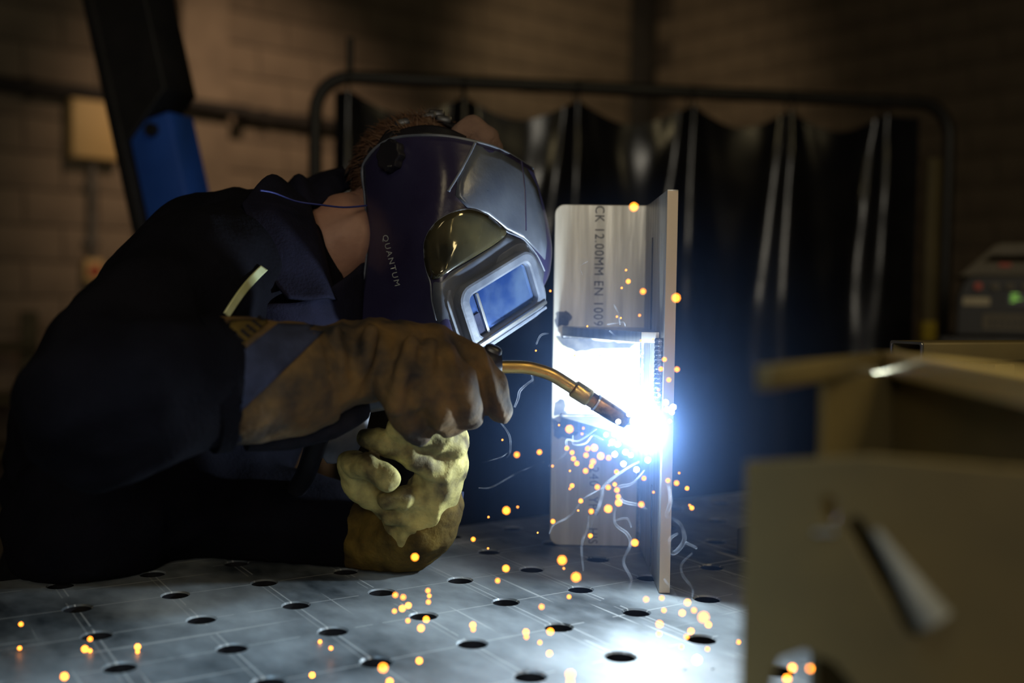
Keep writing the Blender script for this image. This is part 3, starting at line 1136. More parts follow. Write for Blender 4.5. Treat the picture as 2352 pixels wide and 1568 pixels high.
link('cable', tube_me('cable', [at(820, 915, 1.115), at(740, 990, 1.17), at(690, 1110, 1.26), at(600, 1200, 1.38), at(430, 1240, 1.62), at(300, 1350, 1.9)], 0.012, 12, True, 6), M_PLASTIC, to)

# ------------------------------------------------------------------ the welder
def pt(px, py, y, r):
    return (at(px, py, y), r)


def wrinkle(amp, sc, axis=(1, 1, 1)):
    def f(p, n):
        q = Vector((p.x * axis[0], p.y * axis[1], p.z * axis[2])) * sc
        a = noise.noise(q)
        b_ = noise.noise(q * 2.3 + Vector((4, 1, 7)))
        ridge = 1 - abs(a) * 2.2
        return amp * (0.75 * ridge + 0.5 * b_ - 0.4)
    return f


HC = at(1000, 480, 1.385)       # head centre
LN = (RGT * 0.67 + UPV * 0.453 + FWD * 0.586).normalized()    # wearer's left
FN = (RGT * 0.69 - UPV * 0.09 - FWD * 0.718).normalized()     # where the face looks
LN = (LN - FN * LN.dot(FN)).normalized()
UN = FN.cross(LN)
if UN.dot(UPV) < 0:
    UN = -UN

# trunk, arms and head as one continuous body under the clothes
body_ch = [
    [(HC + UN * 0.03 - FN * 0.02, 0.080), (HC - UN * 0.03 + FN * 0.01, 0.072), (HC - UN * 0.075 + FN * 0.035, 0.048)],
    [(HC - FN * 0.01 + UN * 0.02, 0.082)],
    [(HC - FN * 0.02 - UN * 0.05, 0.058), pt(800, 545, 1.345, 0.060), pt(715, 590, 1.345, 0.066), pt(620, 640, 1.34, 0.085)],
    [pt(560, 660, 1.34, 0.125), pt(420, 850, 1.42, 0.135), pt(300, 1040, 1.53, 0.14)],
    [pt(640, 620, 1.33, 0.07), pt(440, 665, 1.16, 0.062), pt(250, 915, 0.955, 0.045), pt(640, 880, 1.02, 0.036), pt(760, 870, 1.06, 0.034)],
    [pt(640, 640, 1.36, 0.07), pt(700, 690, 1.50, 0.06), pt(520, 1110, 1.36, 0.045), pt(850, 1215, 1.295, 0.034), pt(930, 1190, 1.28, 0.032)],
]
hp = at(300, 1040, 1.53)
hips = []
for s_, fx, fy in ((-1, -0.72, 1.42), (1, -0.42, 1.80)):
    hips.append([(hp, 0.12), (Vector((hp.x + (fx - hp.x) * .25, hp.y + (fy - hp.y) * .3, 0.86)), 0.085), (Vector((fx + .0, fy - .02, 0.48)), 0.06), (Vector((fx, fy, 0.09)), 0.042)])
person = link('person', blob_me('person', body_ch + hips, 0.009, 4), M_SKIN)
tag(person, 'person in dark jacket and tan gauntlets bending over the table to weld', 'person')
# face details under the helmet
for nm, ch in (
        ('nose', [(HC + FN * 0.078 - UN * 0.005, 0.011), (HC + FN * 0.094 - UN * 0.028, 0.014)]),
        ('mouth', [(HC + FN * 0.076 - UN * 0.055 - LN * 0.018, 0.007), (HC + FN * 0.079 - UN * 0.055 + LN * 0.018, 0.007)]),
        ('ear', [(HC - LN * 0.078 - FN * 0.012 + UN * 0.012, (0.012, 0.016, 0.026)), (HC - LN * 0.082 - FN * 0.014 - UN * 0.02, 0.010)])):
    link(nm, blob_me(nm, [ch], 0.003, 2), M_SKIN, person)
for s_ in (-1, 1):
    bme = bmesh.new()
    bmesh.ops.create_uvsphere(bme, u_segments=14, v_segments=10, radius=0.012)
    bme.transform(Matrix.Translation(HC + FN * 0.070 + UN * 0.012 + LN * s_ * 0.032))
    link('eye', from_bm('eye', bme), M_PALE, person)

# hair: cap mesh plus short strands
cap_ch = [[(HC + UN * 0.045 - FN * 0.028, 0.080)], [(HC + UN * 0.02 - FN * 0.045, 0.074)], [(HC + UN * 0.06 + FN * 0.0, 0.066)]]


def hair_d(p, n):
    return 0.004 * noise.noise(p * 160) + 0.003 * noise.noise(p * 60)


hcap = blob_me('hair', cap_ch, 0.005, 1, hair_d)
hair = link('hair', hcap, M_HAIR, person)
hv, hf = [], []
bvh_h = BVHTree.FromPolygons([v.co for v in hcap.vertices], [tuple(p.vertices) for p in hcap.polygons])
cntr = HC + UN * 0.04 - FN * 0.03
for k in range(2600):
    d = Vector((random.gauss(0, 1), random.gauss(0, 1), random.gauss(0, 1))).normalized()
    if d.dot(UN) < -0.35 - 0.5 * max(0, -d.dot(FN)) or d.dot(FN) > 0.75:
        continue
    hit = bvh_h.ray_cast(cntr + d * 0.3, -d)
    if hit[0] is None:
        continue
    p = hit[0]
    L = random.uniform(0.012, 0.024)
    tng = (-FN * random.uniform(.2, 1.0) - UN * random.uniform(-.1, .6) + LN * random.uniform(-.5, .5))
    tng = (tng - d * tng.dot(d)).normalized()
    q1 = p + d * L * 0.22 + tng * L * 0.5
    q2 = p + d * L * random.uniform(.1, .35) + tng * L
    sidev = d.cross(tng)
    if sidev.length < 1e-6:
        continue
    sidev = sidev.normalized() * 0.0007
    n0 = len(hv)
    hv += [p - sidev, p + sidev, q1 + sidev * .8, q1 - sidev * .8, q2]
    hf += [(n0, n0 + 1, n0 + 2, n0 + 3), (n0 + 3, n0 + 2, n0 + 4)]
o = link('hair_strands', mesh('hair_strands', hv, hf), M_HAIR, hair)
o['kind'] = 'stuff'

# jacket
jk_ch = [
    [pt(690, 600, 1.345, 0.075), pt(600, 640, 1.34, 0.115), pt(540, 690, 1.35, 0.15), pt(400, 880, 1.42, 0.17), pt(285, 1050, 1.50, 0.165), pt(270, 1190, 1.52, 0.16)],
    [pt(600, 600, 1.30, 0.085), pt(450, 655, 1.165, 0.085), pt(330, 760, 1.05, 0.080), pt(240, 930, 0.945, 0.078), pt(330, 905, 0.95, 0.072), pt(480, 880, 0.985, 0.063)],
    [pt(650, 620, 1.40, 0.09), pt(700, 690, 1.50, 0.085), pt(560, 1000, 1.42, 0.085), pt(470, 1140, 1.34, 0.080), pt(700, 1205, 1.31, 0.068), pt(815, 1222, 1.30, 0.060)],
    [pt(330, 1080, 1.36, 0.135), pt(215, 1180, 1.24, 0.10), pt(180, 1200, 1.22, 0.085)],
    [pt(300, 1100, 1.32, 0.13), pt(480, 1120, 1.36, 0.11)],
]
jm = blob_me('jacket', jk_ch, 0.0075, 4, wrinkle(0.009, 11, (1, 1, 1)), rest)
jacket = link('jacket', jm, M_JACKET, person)
# sleeve cuff ring hides the open end of the right sleeve
c1, c2 = at(470, 884, 0.985), at(505, 879, 0.992)
link('sleeve_cuff', tube_me('sleeve_cuff', [c1, c2, c2 + (c2 - c1) * 0.02], [0.0655, 0.066, 0.050], 28), M_JACKET, jacket)

# trousers and boots
tr_ch = [[(a, r * 1.25) for a, r in ch] for ch in hips]
link('trousers', blob_me('trousers', tr_ch, 0.012, 3, wrinkle(0.006, 9)), M_TROUSER, person)
for ch in hips:
    f = ch[-1][0]
    d = Vector((0.75, -0.2, 0)).normalized()
    link('boot', blob_me('boot', [[(f + Vector((0, 0, .04)), .052), (f - Vector((0, 0, .035)), .05), (f + d * .09 - Vector((0, 0, .045)), .045), (f + d * .17 - Vector((0, 0, .052)), .036)]], 0.008, 3,
                         None, lambda p: Vector((p.x, p.y, max(p.z, 0.001)))), M_BOOT, person)


# collar: a folded lapel with thickness, standing round the neck
def sheet(name, grid, thick, m, parent, sub=6):
    """smooth thick sheet through a grid of control points (rows of equal length)"""
    R, C = len(grid), len(grid[0])

    def cr(p0, p1, p2, p3, t):
        return 0.5 * ((2 * p1) + (p2 - p0) * t + (2 * p0 - 5 * p1 + 4 * p2 - p3) * t * t + (3 * p1 - p0 - 3 * p2 + p3) * t ** 3)

    def row(pts):
        out = []
        n = len(pts)
        for i in range(n - 1):
            a, b_, c_, d_ = (pts[i - 1] if i else pts[0] * 2 - pts[1]), pts[i], pts[i + 1], (pts[i + 2] if i + 2 < n else pts[-1] * 2 - pts[-2])
            for k in range(sub):
                out.append(cr(a, b_, c_, d_, k / sub))
        out.append(pts[-1].copy())
        return out
    rows = [row(r) for r in grid]
    cols = [row([rows[i][j] for i in range(R)]) for j in range(len(rows[0]))]
    nr, nc = len(cols[0]), len(cols)
    V = [cols[j][i] for i in range(nr) for j in range(nc)]
    Fc = [(i * nc + j, i * nc + j + 1, (i + 1) * nc + j + 1, (i + 1) * nc + j) for i in range(nr - 1) for j in range(nc - 1)]
    me = mesh(name, V, Fc)
    if thick:
        o = bpy.data.objects.new(name, me)
        COL.objects.link(o)
        s = o.modifiers.new('s', 'SOLIDIFY')
        s.thickness = thick
        s.offset = 0
        me2 = to_mesh(o, name)
        bpy.data.objects.remove(o)
        bpy.data.meshes.remove(me)
        me = me2
    return link(name, me, m, parent)


g = lambda rows: [[at(*q) for q in r] for r in rows]
sheet('collar', g([
    [(556, 468, 1.20), (622, 402, 1.27), (690, 440, 1.36), (760, 415, 1.42)],
    [(575, 520, 1.185), (645, 470, 1.225), (705, 470, 1.275), (712, 470, 1.34)],
    [(606, 590, 1.175), (665, 560, 1.20), (725, 555, 1.235), (735, 545, 1.29)],
    [(625, 640, 1.17), (680, 635, 1.19), (742, 640, 1.215), (758, 640, 1.26)],
    [(662, 684, 1.165), (705, 688, 1.18), (752, 684, 1.20), (772, 690, 1.24)]]), 0.004, M_COLLAR, jacket)
sheet('hood_roll', g([
    [(640, 470, 1.36), (670, 415, 1.40), (705, 412, 1.44), (740, 398, 1.46), (790, 385, 1.47)],
    [(650, 500, 1.31), (684, 408, 1.34), (720, 428, 1.36), (752, 405, 1.38), (800, 412, 1.41)],
    [(660, 530, 1.29), (700, 470, 1.285), (730, 470, 1.30), (765, 452, 1.34), (805, 430, 1.38)]]), 0.005, M_COLLAR, jacket)
sheet('chest_panel', g([
    [(520, 735, 1.17), (600, 700, 1.165), (700, 690, 1.19), (790, 640, 1.26), (838, 600, 1.31)],
    [(520, 800, 1.19), (610, 780, 1.18), (710, 770, 1.20), (795, 740, 1.26), (845, 720, 1.31)],
    [(540, 960, 1.24), (640, 950, 1.23), (730, 940, 1.25), (800, 930, 1.29), (850, 900, 1.34)]]), 0.004, M_COLLAR, jacket)
bvh_j = BVHTree.FromPolygons([v.co for v in jm.vertices], [tuple(p.vertices) for p in jm.polygons])
st = [(606, 614), (588, 632), (562, 662), (541, 692), (522, 722)]


def jk_pt(x, y, off):
    v = ray(x, y).normalized()
    h = bvh_j.ray_cast(CAM, v)
    return (h[0] if h[0] is not None else at(x, y, 1.12)) - v * off


sheet('reflective_strip', [[jk_pt(x - 8, y - 4, 0.004) for (x, y) in st], [jk_pt(x + 8 - k, y + 7, 0.004) for k, (x, y) in enumerate(st)]], 0.002, M_TAPE, jacket)
# lit grey leather apron flap seen between the hands
sheet('apron_flap', g([
    [(722, 975, 1.215), (775, 955, 1.215), (853, 938, 1.225)],
    [(735, 1035, 1.21), (770, 1030, 1.208), (838, 1000, 1.215)],
    [(752, 1062, 1.215), (775, 1062, 1.212), (815, 1045, 1.22)]]), 0.003, M_APRON, jacket)

# ear-plug cord
cordo = link('ear_plug_cord', tube_me('ear_plug_cord', [at(*q) for q in ((598, 437, 1.180), (630, 443, 1.195), (680, 462, 1.21), (735, 470, 1.225), (790, 476, 1.26), (842, 472, 1.295))], 0.0011, 8, True, 6), M_CORD)
tag(cordo, 'thin blue cord running from the collar to the helmet', 'cord')


# --- gloves
def fold(p, n):
    a = noise.noise(Vector((p.x * 30 + p.z * 8, p.y * 10, p.z * 7)))
    b_ = noise.noise(p * 60)
    return (0.2 + 0.8 * max(0.0, -n.y)) * (0.0090 * (1 - 2.8 * abs(a)) - 0.0030) + 0.0018 * b_ - 0.0008


RG = [
    [pt(610, 880, 1.02, 0.050), pt(700, 868, 1.045, 0.052), pt(790, 838, 1.07, (0.050, 0.045, 0.047)), pt(880, 820, 1.085, 0.043), pt(980, 828, 1.10, 0.040), pt(1040, 845, 1.11, 0.034)],
    # index finger runs forward and hooks down over the handle
    [pt(1000, 800, 1.10, 0.027), pt(1075, 835, 1.108, 0.0245), pt(1125, 880, 1.112, 0.021), pt(1147, 940, 1.115, 0.0155)],
    # middle, ring and little fingers curl down toward the camera
    [pt(985, 815, 1.085, 0.026), pt(1050, 870, 1.072, 0.022), pt(1070, 925, 1.085, 0.0185), pt(1082, 955, 1.10, 0.0145)],
    [pt(940, 815, 1.075, 0.026), pt(985, 885, 1.058, 0.022), pt(1010, 945, 1.075, 0.0195), pt(1035, 975, 1.10, 0.0155)],
    [pt(885, 830, 1.065, 0.026), pt(915, 900, 1.050, 0.021), pt(935, 960, 1.068, 0.018), pt(965, 995, 1.095, 0.0145)],
    # leather folds across the back of the hand
    [pt(852, 762, 1.036, 0.009), pt(836, 830, 1.029, 0.010), pt(802, 905, 1.036, 0.009)],
    [pt(944, 785, 1.046, 0.009), pt(928, 860, 1.033, 0.010), pt(904, 935, 1.038, 0.009)],
    [pt(988, 790, 1.060, 0.008), pt(978, 855, 1.042, 0.009), pt(952, 930, 1.044, 0.008)],
    [pt(1036, 800, 1.074, 0.008), pt(1032, 862, 1.055, 0.009), pt(1012, 922, 1.056, 0.008)],
    [pt(770, 765, 1.030, 0.009), pt(748, 850, 1.017, 0.010), pt(705, 925, 1.014, 0.008)],
    # thumb on the far side
    [pt(880, 850, 1.12, 0.024), pt(985, 895, 1.155, 0.020), pt(1065, 900, 1.165, 0.017)],
]
grm = blob_me('right_glove', RG, 0.0036, 3, fold)
gr = link('welding_glove', grm, M_GLOVE, person)
gr['label'] = 'tan leather gauntlet gripping the torch'


def cuff_me(name, path, rad, thick=0.0025, seg=36, flat=1.0, sub=5, fl=None):
    """open-ended gauntlet tube with inner wall"""
    return tube_me(name, [at(*q) for q in path], rad, seg, True, sub)


cr_ = link('gauntlet_cuff', tube_me('gauntlet_cuff', [at(498, 876, 0.992), at(505, 876, 0.994), at(560, 874, 1.005), at(630, 872, 1.025), at(700, 866, 1.045), at(745, 858, 1.055)], [0.050, 0.0615, 0.0610, 0.0585, 0.056, 0.050], 40, True, 6), M_GLOVE, gr)
for v in cr_.data.vertices:
    v.co += v.normal * (0.0022 * noise.noise(v.co * 32) + 0.001 * noise.noise(v.co * 80))
bvh_c = BVHTree.FromPolygons([v.co for v in cr_.data.vertices], [tuple(p.vertices) for p in cr_.data.polygons])


def on_surf(bvh, px, py, off=0.001):
    v = ray(px, py).normalized()
    h = bvh.ray_cast(CAM, v)
    if h[0] is None:
        return None
    n = h[1]
    if n.dot(v) > 0:
        n = -n
    return h[0] + n * off


def patch(name, bvh, quad, off, thick, m, parent, nu=14, nv=8, fallback=1.0):
    """thin cloth patch draped on a surface; quad = four pixel corners"""
    (a, b_, c_, d_) = [Vector((*q, 0)) for q in quad]
    grid = []
    for j in range(nv + 1):
        r = []
        for i in range(nu + 1):
            q = (a.lerp(b_, i / nu)).lerp(d_.lerp(c_, i / nu), j / nv)
            p = on_surf(bvh, q.x, q.y, off)
            r.append(p)
        grid.append(r)
    V, idx, Fc = [], {}, []
    for j, r in enumerate(grid):
        for i, p in enumerate(r):
            if p is not None:
                idx[(i, j)] = len(V)
                V.append(p)
    for j in range(nv):
        for i in range(nu):
            k = [(i, j), (i + 1, j), (i + 1, j + 1), (i, j + 1)]
            if all(q in idx for q in k):
                Fc.append(tuple(idx[q] for q in k))
    me = mesh(name, V, Fc)
    o = bpy.data.objects.new(name, me)
    COL.objects.link(o)
    s = o.modifiers.new('s', 'SOLIDIFY')
    s.thickness = thick
    s.offset = 0
    me2 = to_mesh(o, name)
    bpy.data.objects.remove(o)
    return link(name, me2, m, parent)


patch('cuff_stripe', bvh_c, [(508, 846), (638, 744), (757, 750), (535, 960)], 0.001, 0.001, M_STRIPE, gr, 16, 10)
patch('cuff_trim', bvh_c, [(509, 738), (622, 735), (560, 790), (509, 840)], 0.001, 0.001, M_CUFF, gr, 16, 10)
for k in range(3):
    for i in range(7):
        p = on_surf(bvh_c, 518 + i * 13 + k * 6, 812 - i * 10.5 - k * 16 + 4, 0.0014)
        if p is not None:
            bmq = bmesh.new()
            bmesh.ops.create_icosphere(bmq, subdivisions=1, radius=0.0022)
            bmq.transform(Matrix.Translation(p))
            link('stitch', from_bm('stitch', bmq), M_RIB, gr)
link('knit_band', tube_me('knit_band', [at(560, 985, 1.03), at(660, 970, 1.05), at(760, 950, 1.07), at(835, 930, 1.09)], [0.022, 0.028, 0.026, 0.015], 16, True, 5), M_RIB, gr)

LG = [
    [pt(1034, 1000, 1.19, 0.020), pt(1028, 1060, 1.195, 0.025), pt(1004, 1110, 1.205, 0.029), pt(978, 1165, 1.22, 0.033), pt(945, 1205, 1.24, 0.040)],
    # index and middle finger point left under the torch hand
    [pt(1040, 1020, 1.18, 0.018), pt(975, 1000, 1.16, 0.0150), pt(915, 985, 1.155, 0.0138)],
    [pt(1015, 1078, 1.185, 0.018), pt(940, 1042, 1.165, 0.0145), pt(880, 1014, 1.16, 0.0138), pt(842, 1005, 1.165, 0.0120)],
    # ring and little finger folded below
    [pt(985, 1150, 1.205, 0.020), pt(925, 1142, 1.185, 0.0140), pt(890, 1146, 1.182, 0.0115)],
    [pt(970, 1185, 1.22, 0.022), pt(925, 1180, 1.200, 0.0140), pt(898, 1183, 1.200, 0.0115)],
    # thumb comes round from the left and points back to the palm
    [pt(975, 1165, 1.225, 0.026), pt(900, 1160, 1.215, 0.020), pt(822, 1112, 1.195, 0.018), pt(800, 1064, 1.175, 0.0145), pt(848, 1074, 1.152, 0.0155), pt(891, 1100, 1.145, 0.0140)],
]


def fold2(p, n):
    a = noise.noise(Vector((p.x * 34, p.y * 24, p.z * 30)))
    b_ = noise.noise(p * 75)
    return 0.0030 * (1 - 2.2 * abs(a)) + 0.0016 * b_ - 0.0010


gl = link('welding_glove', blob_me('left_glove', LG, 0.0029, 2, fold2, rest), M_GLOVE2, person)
gl['label'] = 'yellow leather gauntlet lit by the arc, steadying below'
cl = link('gauntlet_cuff', blob_me('left_cuff', [[pt(1000, 1165, 1.225, 0.034), pt(975, 1205, 1.235, 0.042), pt(930, 1225, 1.255, 0.050), pt(870, 1230, 1.28, 0.056)]], 0.0045, 3, wrinkle(0.003, 26), rest), M_CUFF, gl)
pip = [(1060, 1128, 1.225), (1052, 1170, 1.222), (1040, 1210, 1.222), (1022, 1250, 1.225), (1000, 1268, 1.23)]
link('cuff_piping', tube_me('cuff_piping', [at(*q) for q in pip], [0.003, .0045, .005, .0045, .003], 10, True, 4), M_STRIPE, gl)
link('cuff_edge', blob_me('cuff_edge', [[pt(1048, 1115, 1.225, 0.006), pt(1046, 1160, 1.22, 0.011), pt(1020, 1215, 1.222, 0.016), pt(1000, 1245, 1.225, 0.015)]], 0.003, 2, wrinkle(0.0015, 50), rest), M_CUFF, gl)

# ------------------------------------------------------------------ welding helmet
he = empty('welding_helmet', HC)
tag(he, 'dark glossy welding helmet with blue lens and side window on the welder', 'helmet')
HG = [
    [(836, 378, 1.315), (893, 322, 1.275), (1000, 312, 1.245), (1090, 326, 1.25), (1155, 347, 1.275), (1222, 388, 1.335), (1185, 372, 1.42), (1060, 345, 1.47)],
    [(839, 450, 1.310), (905, 425, 1.262), (1005, 412, 1.222), (1095, 420, 1.228), (1175, 436, 1.265), (1246, 475, 1.328), (1215, 465, 1.43), (1060, 440, 1.49)],
    [(846, 550, 1.305), (905, 545, 1.252), (985, 552, 1.207), (1065, 535, 1.213), (1178, 532, 1.262), (1262, 560, 1.322), (1228, 555, 1.43), (1060, 545, 1.50)],
    [(839, 630, 1.303), (900, 640, 1.248), (985, 650, 1.200), (1045, 645, 1.200), (1170, 600, 1.262), (1259, 612, 1.314), (1225, 610, 1.42), (1050, 640, 1.50)],
    [(826, 716, 1.302), (895, 728, 1.250), (1000, 732, 1.205), (1060, 752, 1.214), (1150, 705, 1.260), (1250, 645, 1.311), (1218, 650, 1.41), (1040, 720, 1.49)],
    [(818, 785, 1.305), (900, 800, 1.255), (1010, 800, 1.215), (1086, 794, 1.232), (1156, 743, 1.268), (1231, 686, 1.306), (1200, 690, 1.39), (1030, 790, 1.48)],
]
shell = sheet('shell', g(HG), 0.003, M_SHELL, he, 7)
bvh_s = BVHTree.FromPolygons([v.co for v in shell.data.vertices], [tuple(p.vertices) for p in shell.data.polygons])
# bright rolled edge round the opening
edge = [q for q in [(818, 785, 1.305)] + [r[0] for r in HG[::-1]][1:] + HG[0][1:6]]
link('shell_rim', tube_me('shell_rim', [at(*q) for q in edge], 0.0024, 8, True, 7), M_FRAME, shell)


def surf_poly(name, bvh, pxs, off, thick, m, parent, rings=5):
    """thick panel following a surface inside a closed pixel outline"""
    n = len(pxs)
    cx = sum(p[0] for p in pxs) / n
    cy = sum(p[1] for p in pxs) / n
    V, Fc = [on_surf(bvh, cx, cy, off)], []
    for r in range(1, rings + 1):
        t = r / rings
        for (x, y) in pxs:
            p = on_surf(bvh, cx + (x - cx) * t, cy + (y - cy) * t, off)
            V.append(p if p is not None else V[0])
    for k in range(n):
        Fc.append((0, 1 + k, 1 + (k + 1) % n))
    for r in range(rings - 1):
        for k in range(n):
            a, b_ = 1 + r * n + k, 1 + r * n + (k + 1) % n
            Fc.append((a, a + n, b_ + n, b_))
    me = mesh(name, V, Fc)
    o = bpy.data.objects.new(name, me)
    COL.objects.link(o)
    s = o.modifiers.new('s', 'SOLIDIFY')
    s.thickness = thick
    s.offset = 0
    me2 = to_mesh(o, name)
    bpy.data.objects.remove(o)
    return link(name, me2, m, parent)


def smooth_loop(pts, k=4):
    n = len(pts)
    out = []
    for i in range(n):
        p0, p1, p2, p3 = [Vector((*pts[(i + d) % n], 0)) for d in (-1, 0, 1, 2)]
        for s in range(k):
            t = s / k
            q = 0.5 * ((2 * p1) + (p2 - p0) * t + (2 * p0 - 5 * p1 + 4 * p2 - p3) * t * t + (3 * p1 - p0 - 3 * p2 + p3) * t ** 3)
            out.append((q.x, q.y))
    return out


DW = [(977, 556), (1000, 514), (1036, 490), (1072, 481), (1118, 495), (1160, 530), (1140, 556), (1090, 588), (1040, 618), (996, 642), (979, 610)]
swin = surf_poly('side_window', bvh_s, smooth_loop(DW), 0.0012, 0.002, M_SIDEW, he)
loopw = [on_surf(bvh_s, x, y, 0.0022) for (x, y) in smooth_loop(DW[:6] + [(1202, 552), (1230, 584), (1250, 628)], 1)]
path = []
for (x, y) in [(1003, 735), (993, 690), (990, 650), (979, 610)] + DW[:6] + [(1185, 541), (1204, 552), (1232, 586), (1249, 622)]:
    p = on_surf(bvh_s, x, y, 0.0012)
    if p is not None:
        path.append(p)
link('window_trim', tube_me('window_trim', path, 0.0010, 8, True, 5), M_FRAME, swin)
path = [on_surf(bvh_s, x, y, 0.001) for (x, y) in ((1090, 330), (1078, 355), (1062, 385), (1048, 410), (1030, 440))]
link('shell_seam', tube_me('shell_seam', [p for p in path if p is not None], 0.0018, 8, True, 4), M_FRAME, shell)
M_PANEL = mat('scuffed_smoke_panel', (0.050, 0.060, 0.090), 0.36, col2=(0.115, 0.13, 0.165), noise_scale=18, rough_var=0.12, bump=0.08, bump_scale=160, spec=0.6, thresh=(0.25, 0.80))
fpn = [(1092, 334), (1150, 352), (1208, 388), (1232, 430), (1248, 500), (1254, 560), (1250, 596), (1204, 548), (1164, 528), (1118, 491), (1072, 477), (1046, 450), (1050, 412), (1066, 382)]
surf_poly('brow_panel', bvh_s, fpn, 0.0008, 0.0016, M_PANEL, he, 6)
cov = [(1004, 738), (994, 690), (996, 650), (1040, 622), (1090, 592), (1140, 560), (1164, 538), (1204, 556), (1230, 590), (1248, 626), (1244, 650), (1226, 680), (1156, 738), (1090, 786), (1040, 772)]
surf_poly('front_cover', bvh_s, cov, 0.0008, 0.0016, M_PANEL, he, 6)
# front ridge crease
path = [on_surf(bvh_s, x, y, 0.0006) for (x, y) in ((1196, 372), (1203, 430), (1205, 480), (1206, 530))]
link('shell_ridge', tube_me('shell_ridge', [p for p in path if p is not None], 0.0016, 8, True, 4), M_SHELL, shell)

# lens frame and lens, built square on the lens plane
LC = at(1134, 687, 1.252)
ML_ = frame_mat(LC + FN * 0.013, LN, FN)
if (ML_.to_3x3() @ Vector((0, 1, 0))).dot(UN) < 0:
    ML_ = ML_ @ Matrix.Rotation(math.pi, 4, 'Z')
lw, lh = 0.101, 0.052
fr = link('lens_frame', plate_me('lens_frame', [rrect(lw + 0.030, lh + 0.028, 0.020, 6), rrect(lw, lh, 0.008, 5)[::-1]], 0.016, ML_ @ Matrix.Translation((0, 0.001, 0.0)), 0.0035), M_FRAME, he)
link('frame_base', plate_me('frame_base', [rrect(lw + 0.050, lh + 0.046, 0.026, 6)], 0.026, ML_ @ Matrix.Translation((0.002, 0.001, -0.018)), 0.003), M_FRAME, fr)
link('lens', plate_me('lens', [rrect(lw - 0.001, lh - 0.001, 0.007, 5)], 0.003, ML_ @ Matrix.Translation((0, 0, -0.0015)), 0.0004), M_LENS, fr)
link('lower_lip', plate_me('lower_lip', [rrect(lw + 0.018, 0.005, 0.002, 3, 0, -lh / 2 - 0.004)], 0.022, ML_, 0.001), M_GALV, fr)
link('lower_lip', plate_me('lower_lip', [rrect(lw + 0.016, 0.004, 0.0015, 3, 0, -lh / 2 - 0.011)], 0.018, ML_, 0.001), M_FRAME, fr)
link('lens_clip', plate_me('lens_clip', [rrect(0.004, lh * 0.98, 0.001, 2, -lw / 2 + 0.016, 0)], 0.006, ML_ @ Matrix.Translation((0, 0, 0.001)), 0.0006), M_GALV, fr)
link('sensor_window', plate_me('sensor_window', [rrect(0.010, 0.026, 0.001, 2, -lw / 2 + 0.007, -0.010)], 0.003, ML_ @ Matrix.Translation((0, 0, 0.001)), 0.0004), M_STRIPE, fr)

# lettering QUANTUM down the cheek
tm = text_me('helmet_lettering', 'QUANTUM', 1.0, Matrix.Identity(4), 0.0, 1.25)
xs = [v.co.x for v in tm.vertices]
ys = [v.co.y for v in tm.vertices]
x0, x1 = min(xs), max(xs)
yc, yh = (min(ys) + max(ys)) / 2, (max(ys) - min(ys))
a, b_ = Vector((884, 540, 0)), Vector((913, 656, 0))
tdir = (b_ - a)
perp = Vector((tdir.y, -tdir.x, 0)).normalized()
for v in tm.vertices:
    q = a + tdir * ((v.co.x - x0) / (x1 - x0)) + perp * ((v.co.y - yc) / yh * 15)
    p = on_surf(bvh_s, q.x, q.y, 0.0006)
    v.co = p if p is not None else Vector((0, 0, 0))
link('helmet_lettering', tm, mat('grey_print', (0.50, 0.54, 0.54), 0.5, col2=(0.42, 0.46, 0.46), noise_scale=80), shell)

# headgear: straps, knob, sweat pad
kn = on_surf(bvh_s, 906, 360, 0.0062)
ka, kb = on_surf(bvh_s, 926, 360, 0.0062), on_surf(bvh_s, 906, 380, 0.0062)
kM = frame_mat(kn, ka - kn, (ka - kn).cross(kn - kb))
if (kM.to_3x3() @ Vector((0, 0, 1))).dot(FWD) > 0:
    kM = kM @ Matrix.Rotation(math.pi, 4, 'X')
kv = []
for k in range(48):
    a = 2 * math.pi * k / 48
    r = 0.0185 * (1 + 0.07 * math.cos(8 * a))
    kv.append((r * math.cos(a), r * math.sin(a)))
knob = link('adjustment_knob', plate_me('adjustment_knob', [kv], 0.012, kM, 0.002), M_PLASTIC, he)
link('knob_mark', box_me('knob_mark', 0.006, 0.002, 0.001, kM @ Matrix.Translation((0.006, -0.014, 0.0065))), M_GALV, knob)


def strap(nm, pts, w_, th, m, parent):
    P = [Vector(p) for p in pts]
    rows = [[], []]
    for i, p in enumerate(P):
        t = (P[min(i + 1, len(P) - 1)] - P[max(i - 1, 0)]).normalized()
        nn = (p - (HC + UN * .02)).normalized()
        sd_ = t.cross(nn).normalized()
        rows[0].append(p - sd_ * w_ / 2)
        rows[1].append(p + sd_ * w_ / 2)
    return sheet(nm, rows, th, m, parent, 5)


hb = strap('top_strap', [at(870, 345, 1.30), at(905, 295, 1.33), at(960, 274, 1.345), at(1010, 276, 1.345), at(1060, 300, 1.33), at(1090, 330, 1.31)], 0.016, 0.003, M_PLASTIC, he)
strap('brow_strap', [at(855, 372, 1.35), at(900, 318, 1.315), at(960, 300, 1.29), at(1020, 305, 1.285), at(1070, 325, 1.30)], 0.016, 0.003, M_PLASTIC, he)
strap('rear_strap', [at(905, 360, 1.29), at(850, 358, 1.33), at(812, 376, 1.37), at(790, 405, 1.43)], 0.026, 0.003, M_PLASTIC, he)
for (x, y, d_) in ((925, 282, 1.335), (985, 268, 1.34), (1020, 275, 1.338), (1003, 262, 1.342)):
    link('strap_buckle', box_me('strap_buckle', 0.020, 0.010, 0.009, frame_mat(at(x, y, d_), RGT + UPV * random.uniform(-.4, .4), -FWD), 0.0025), M_PLASTIC, hb)
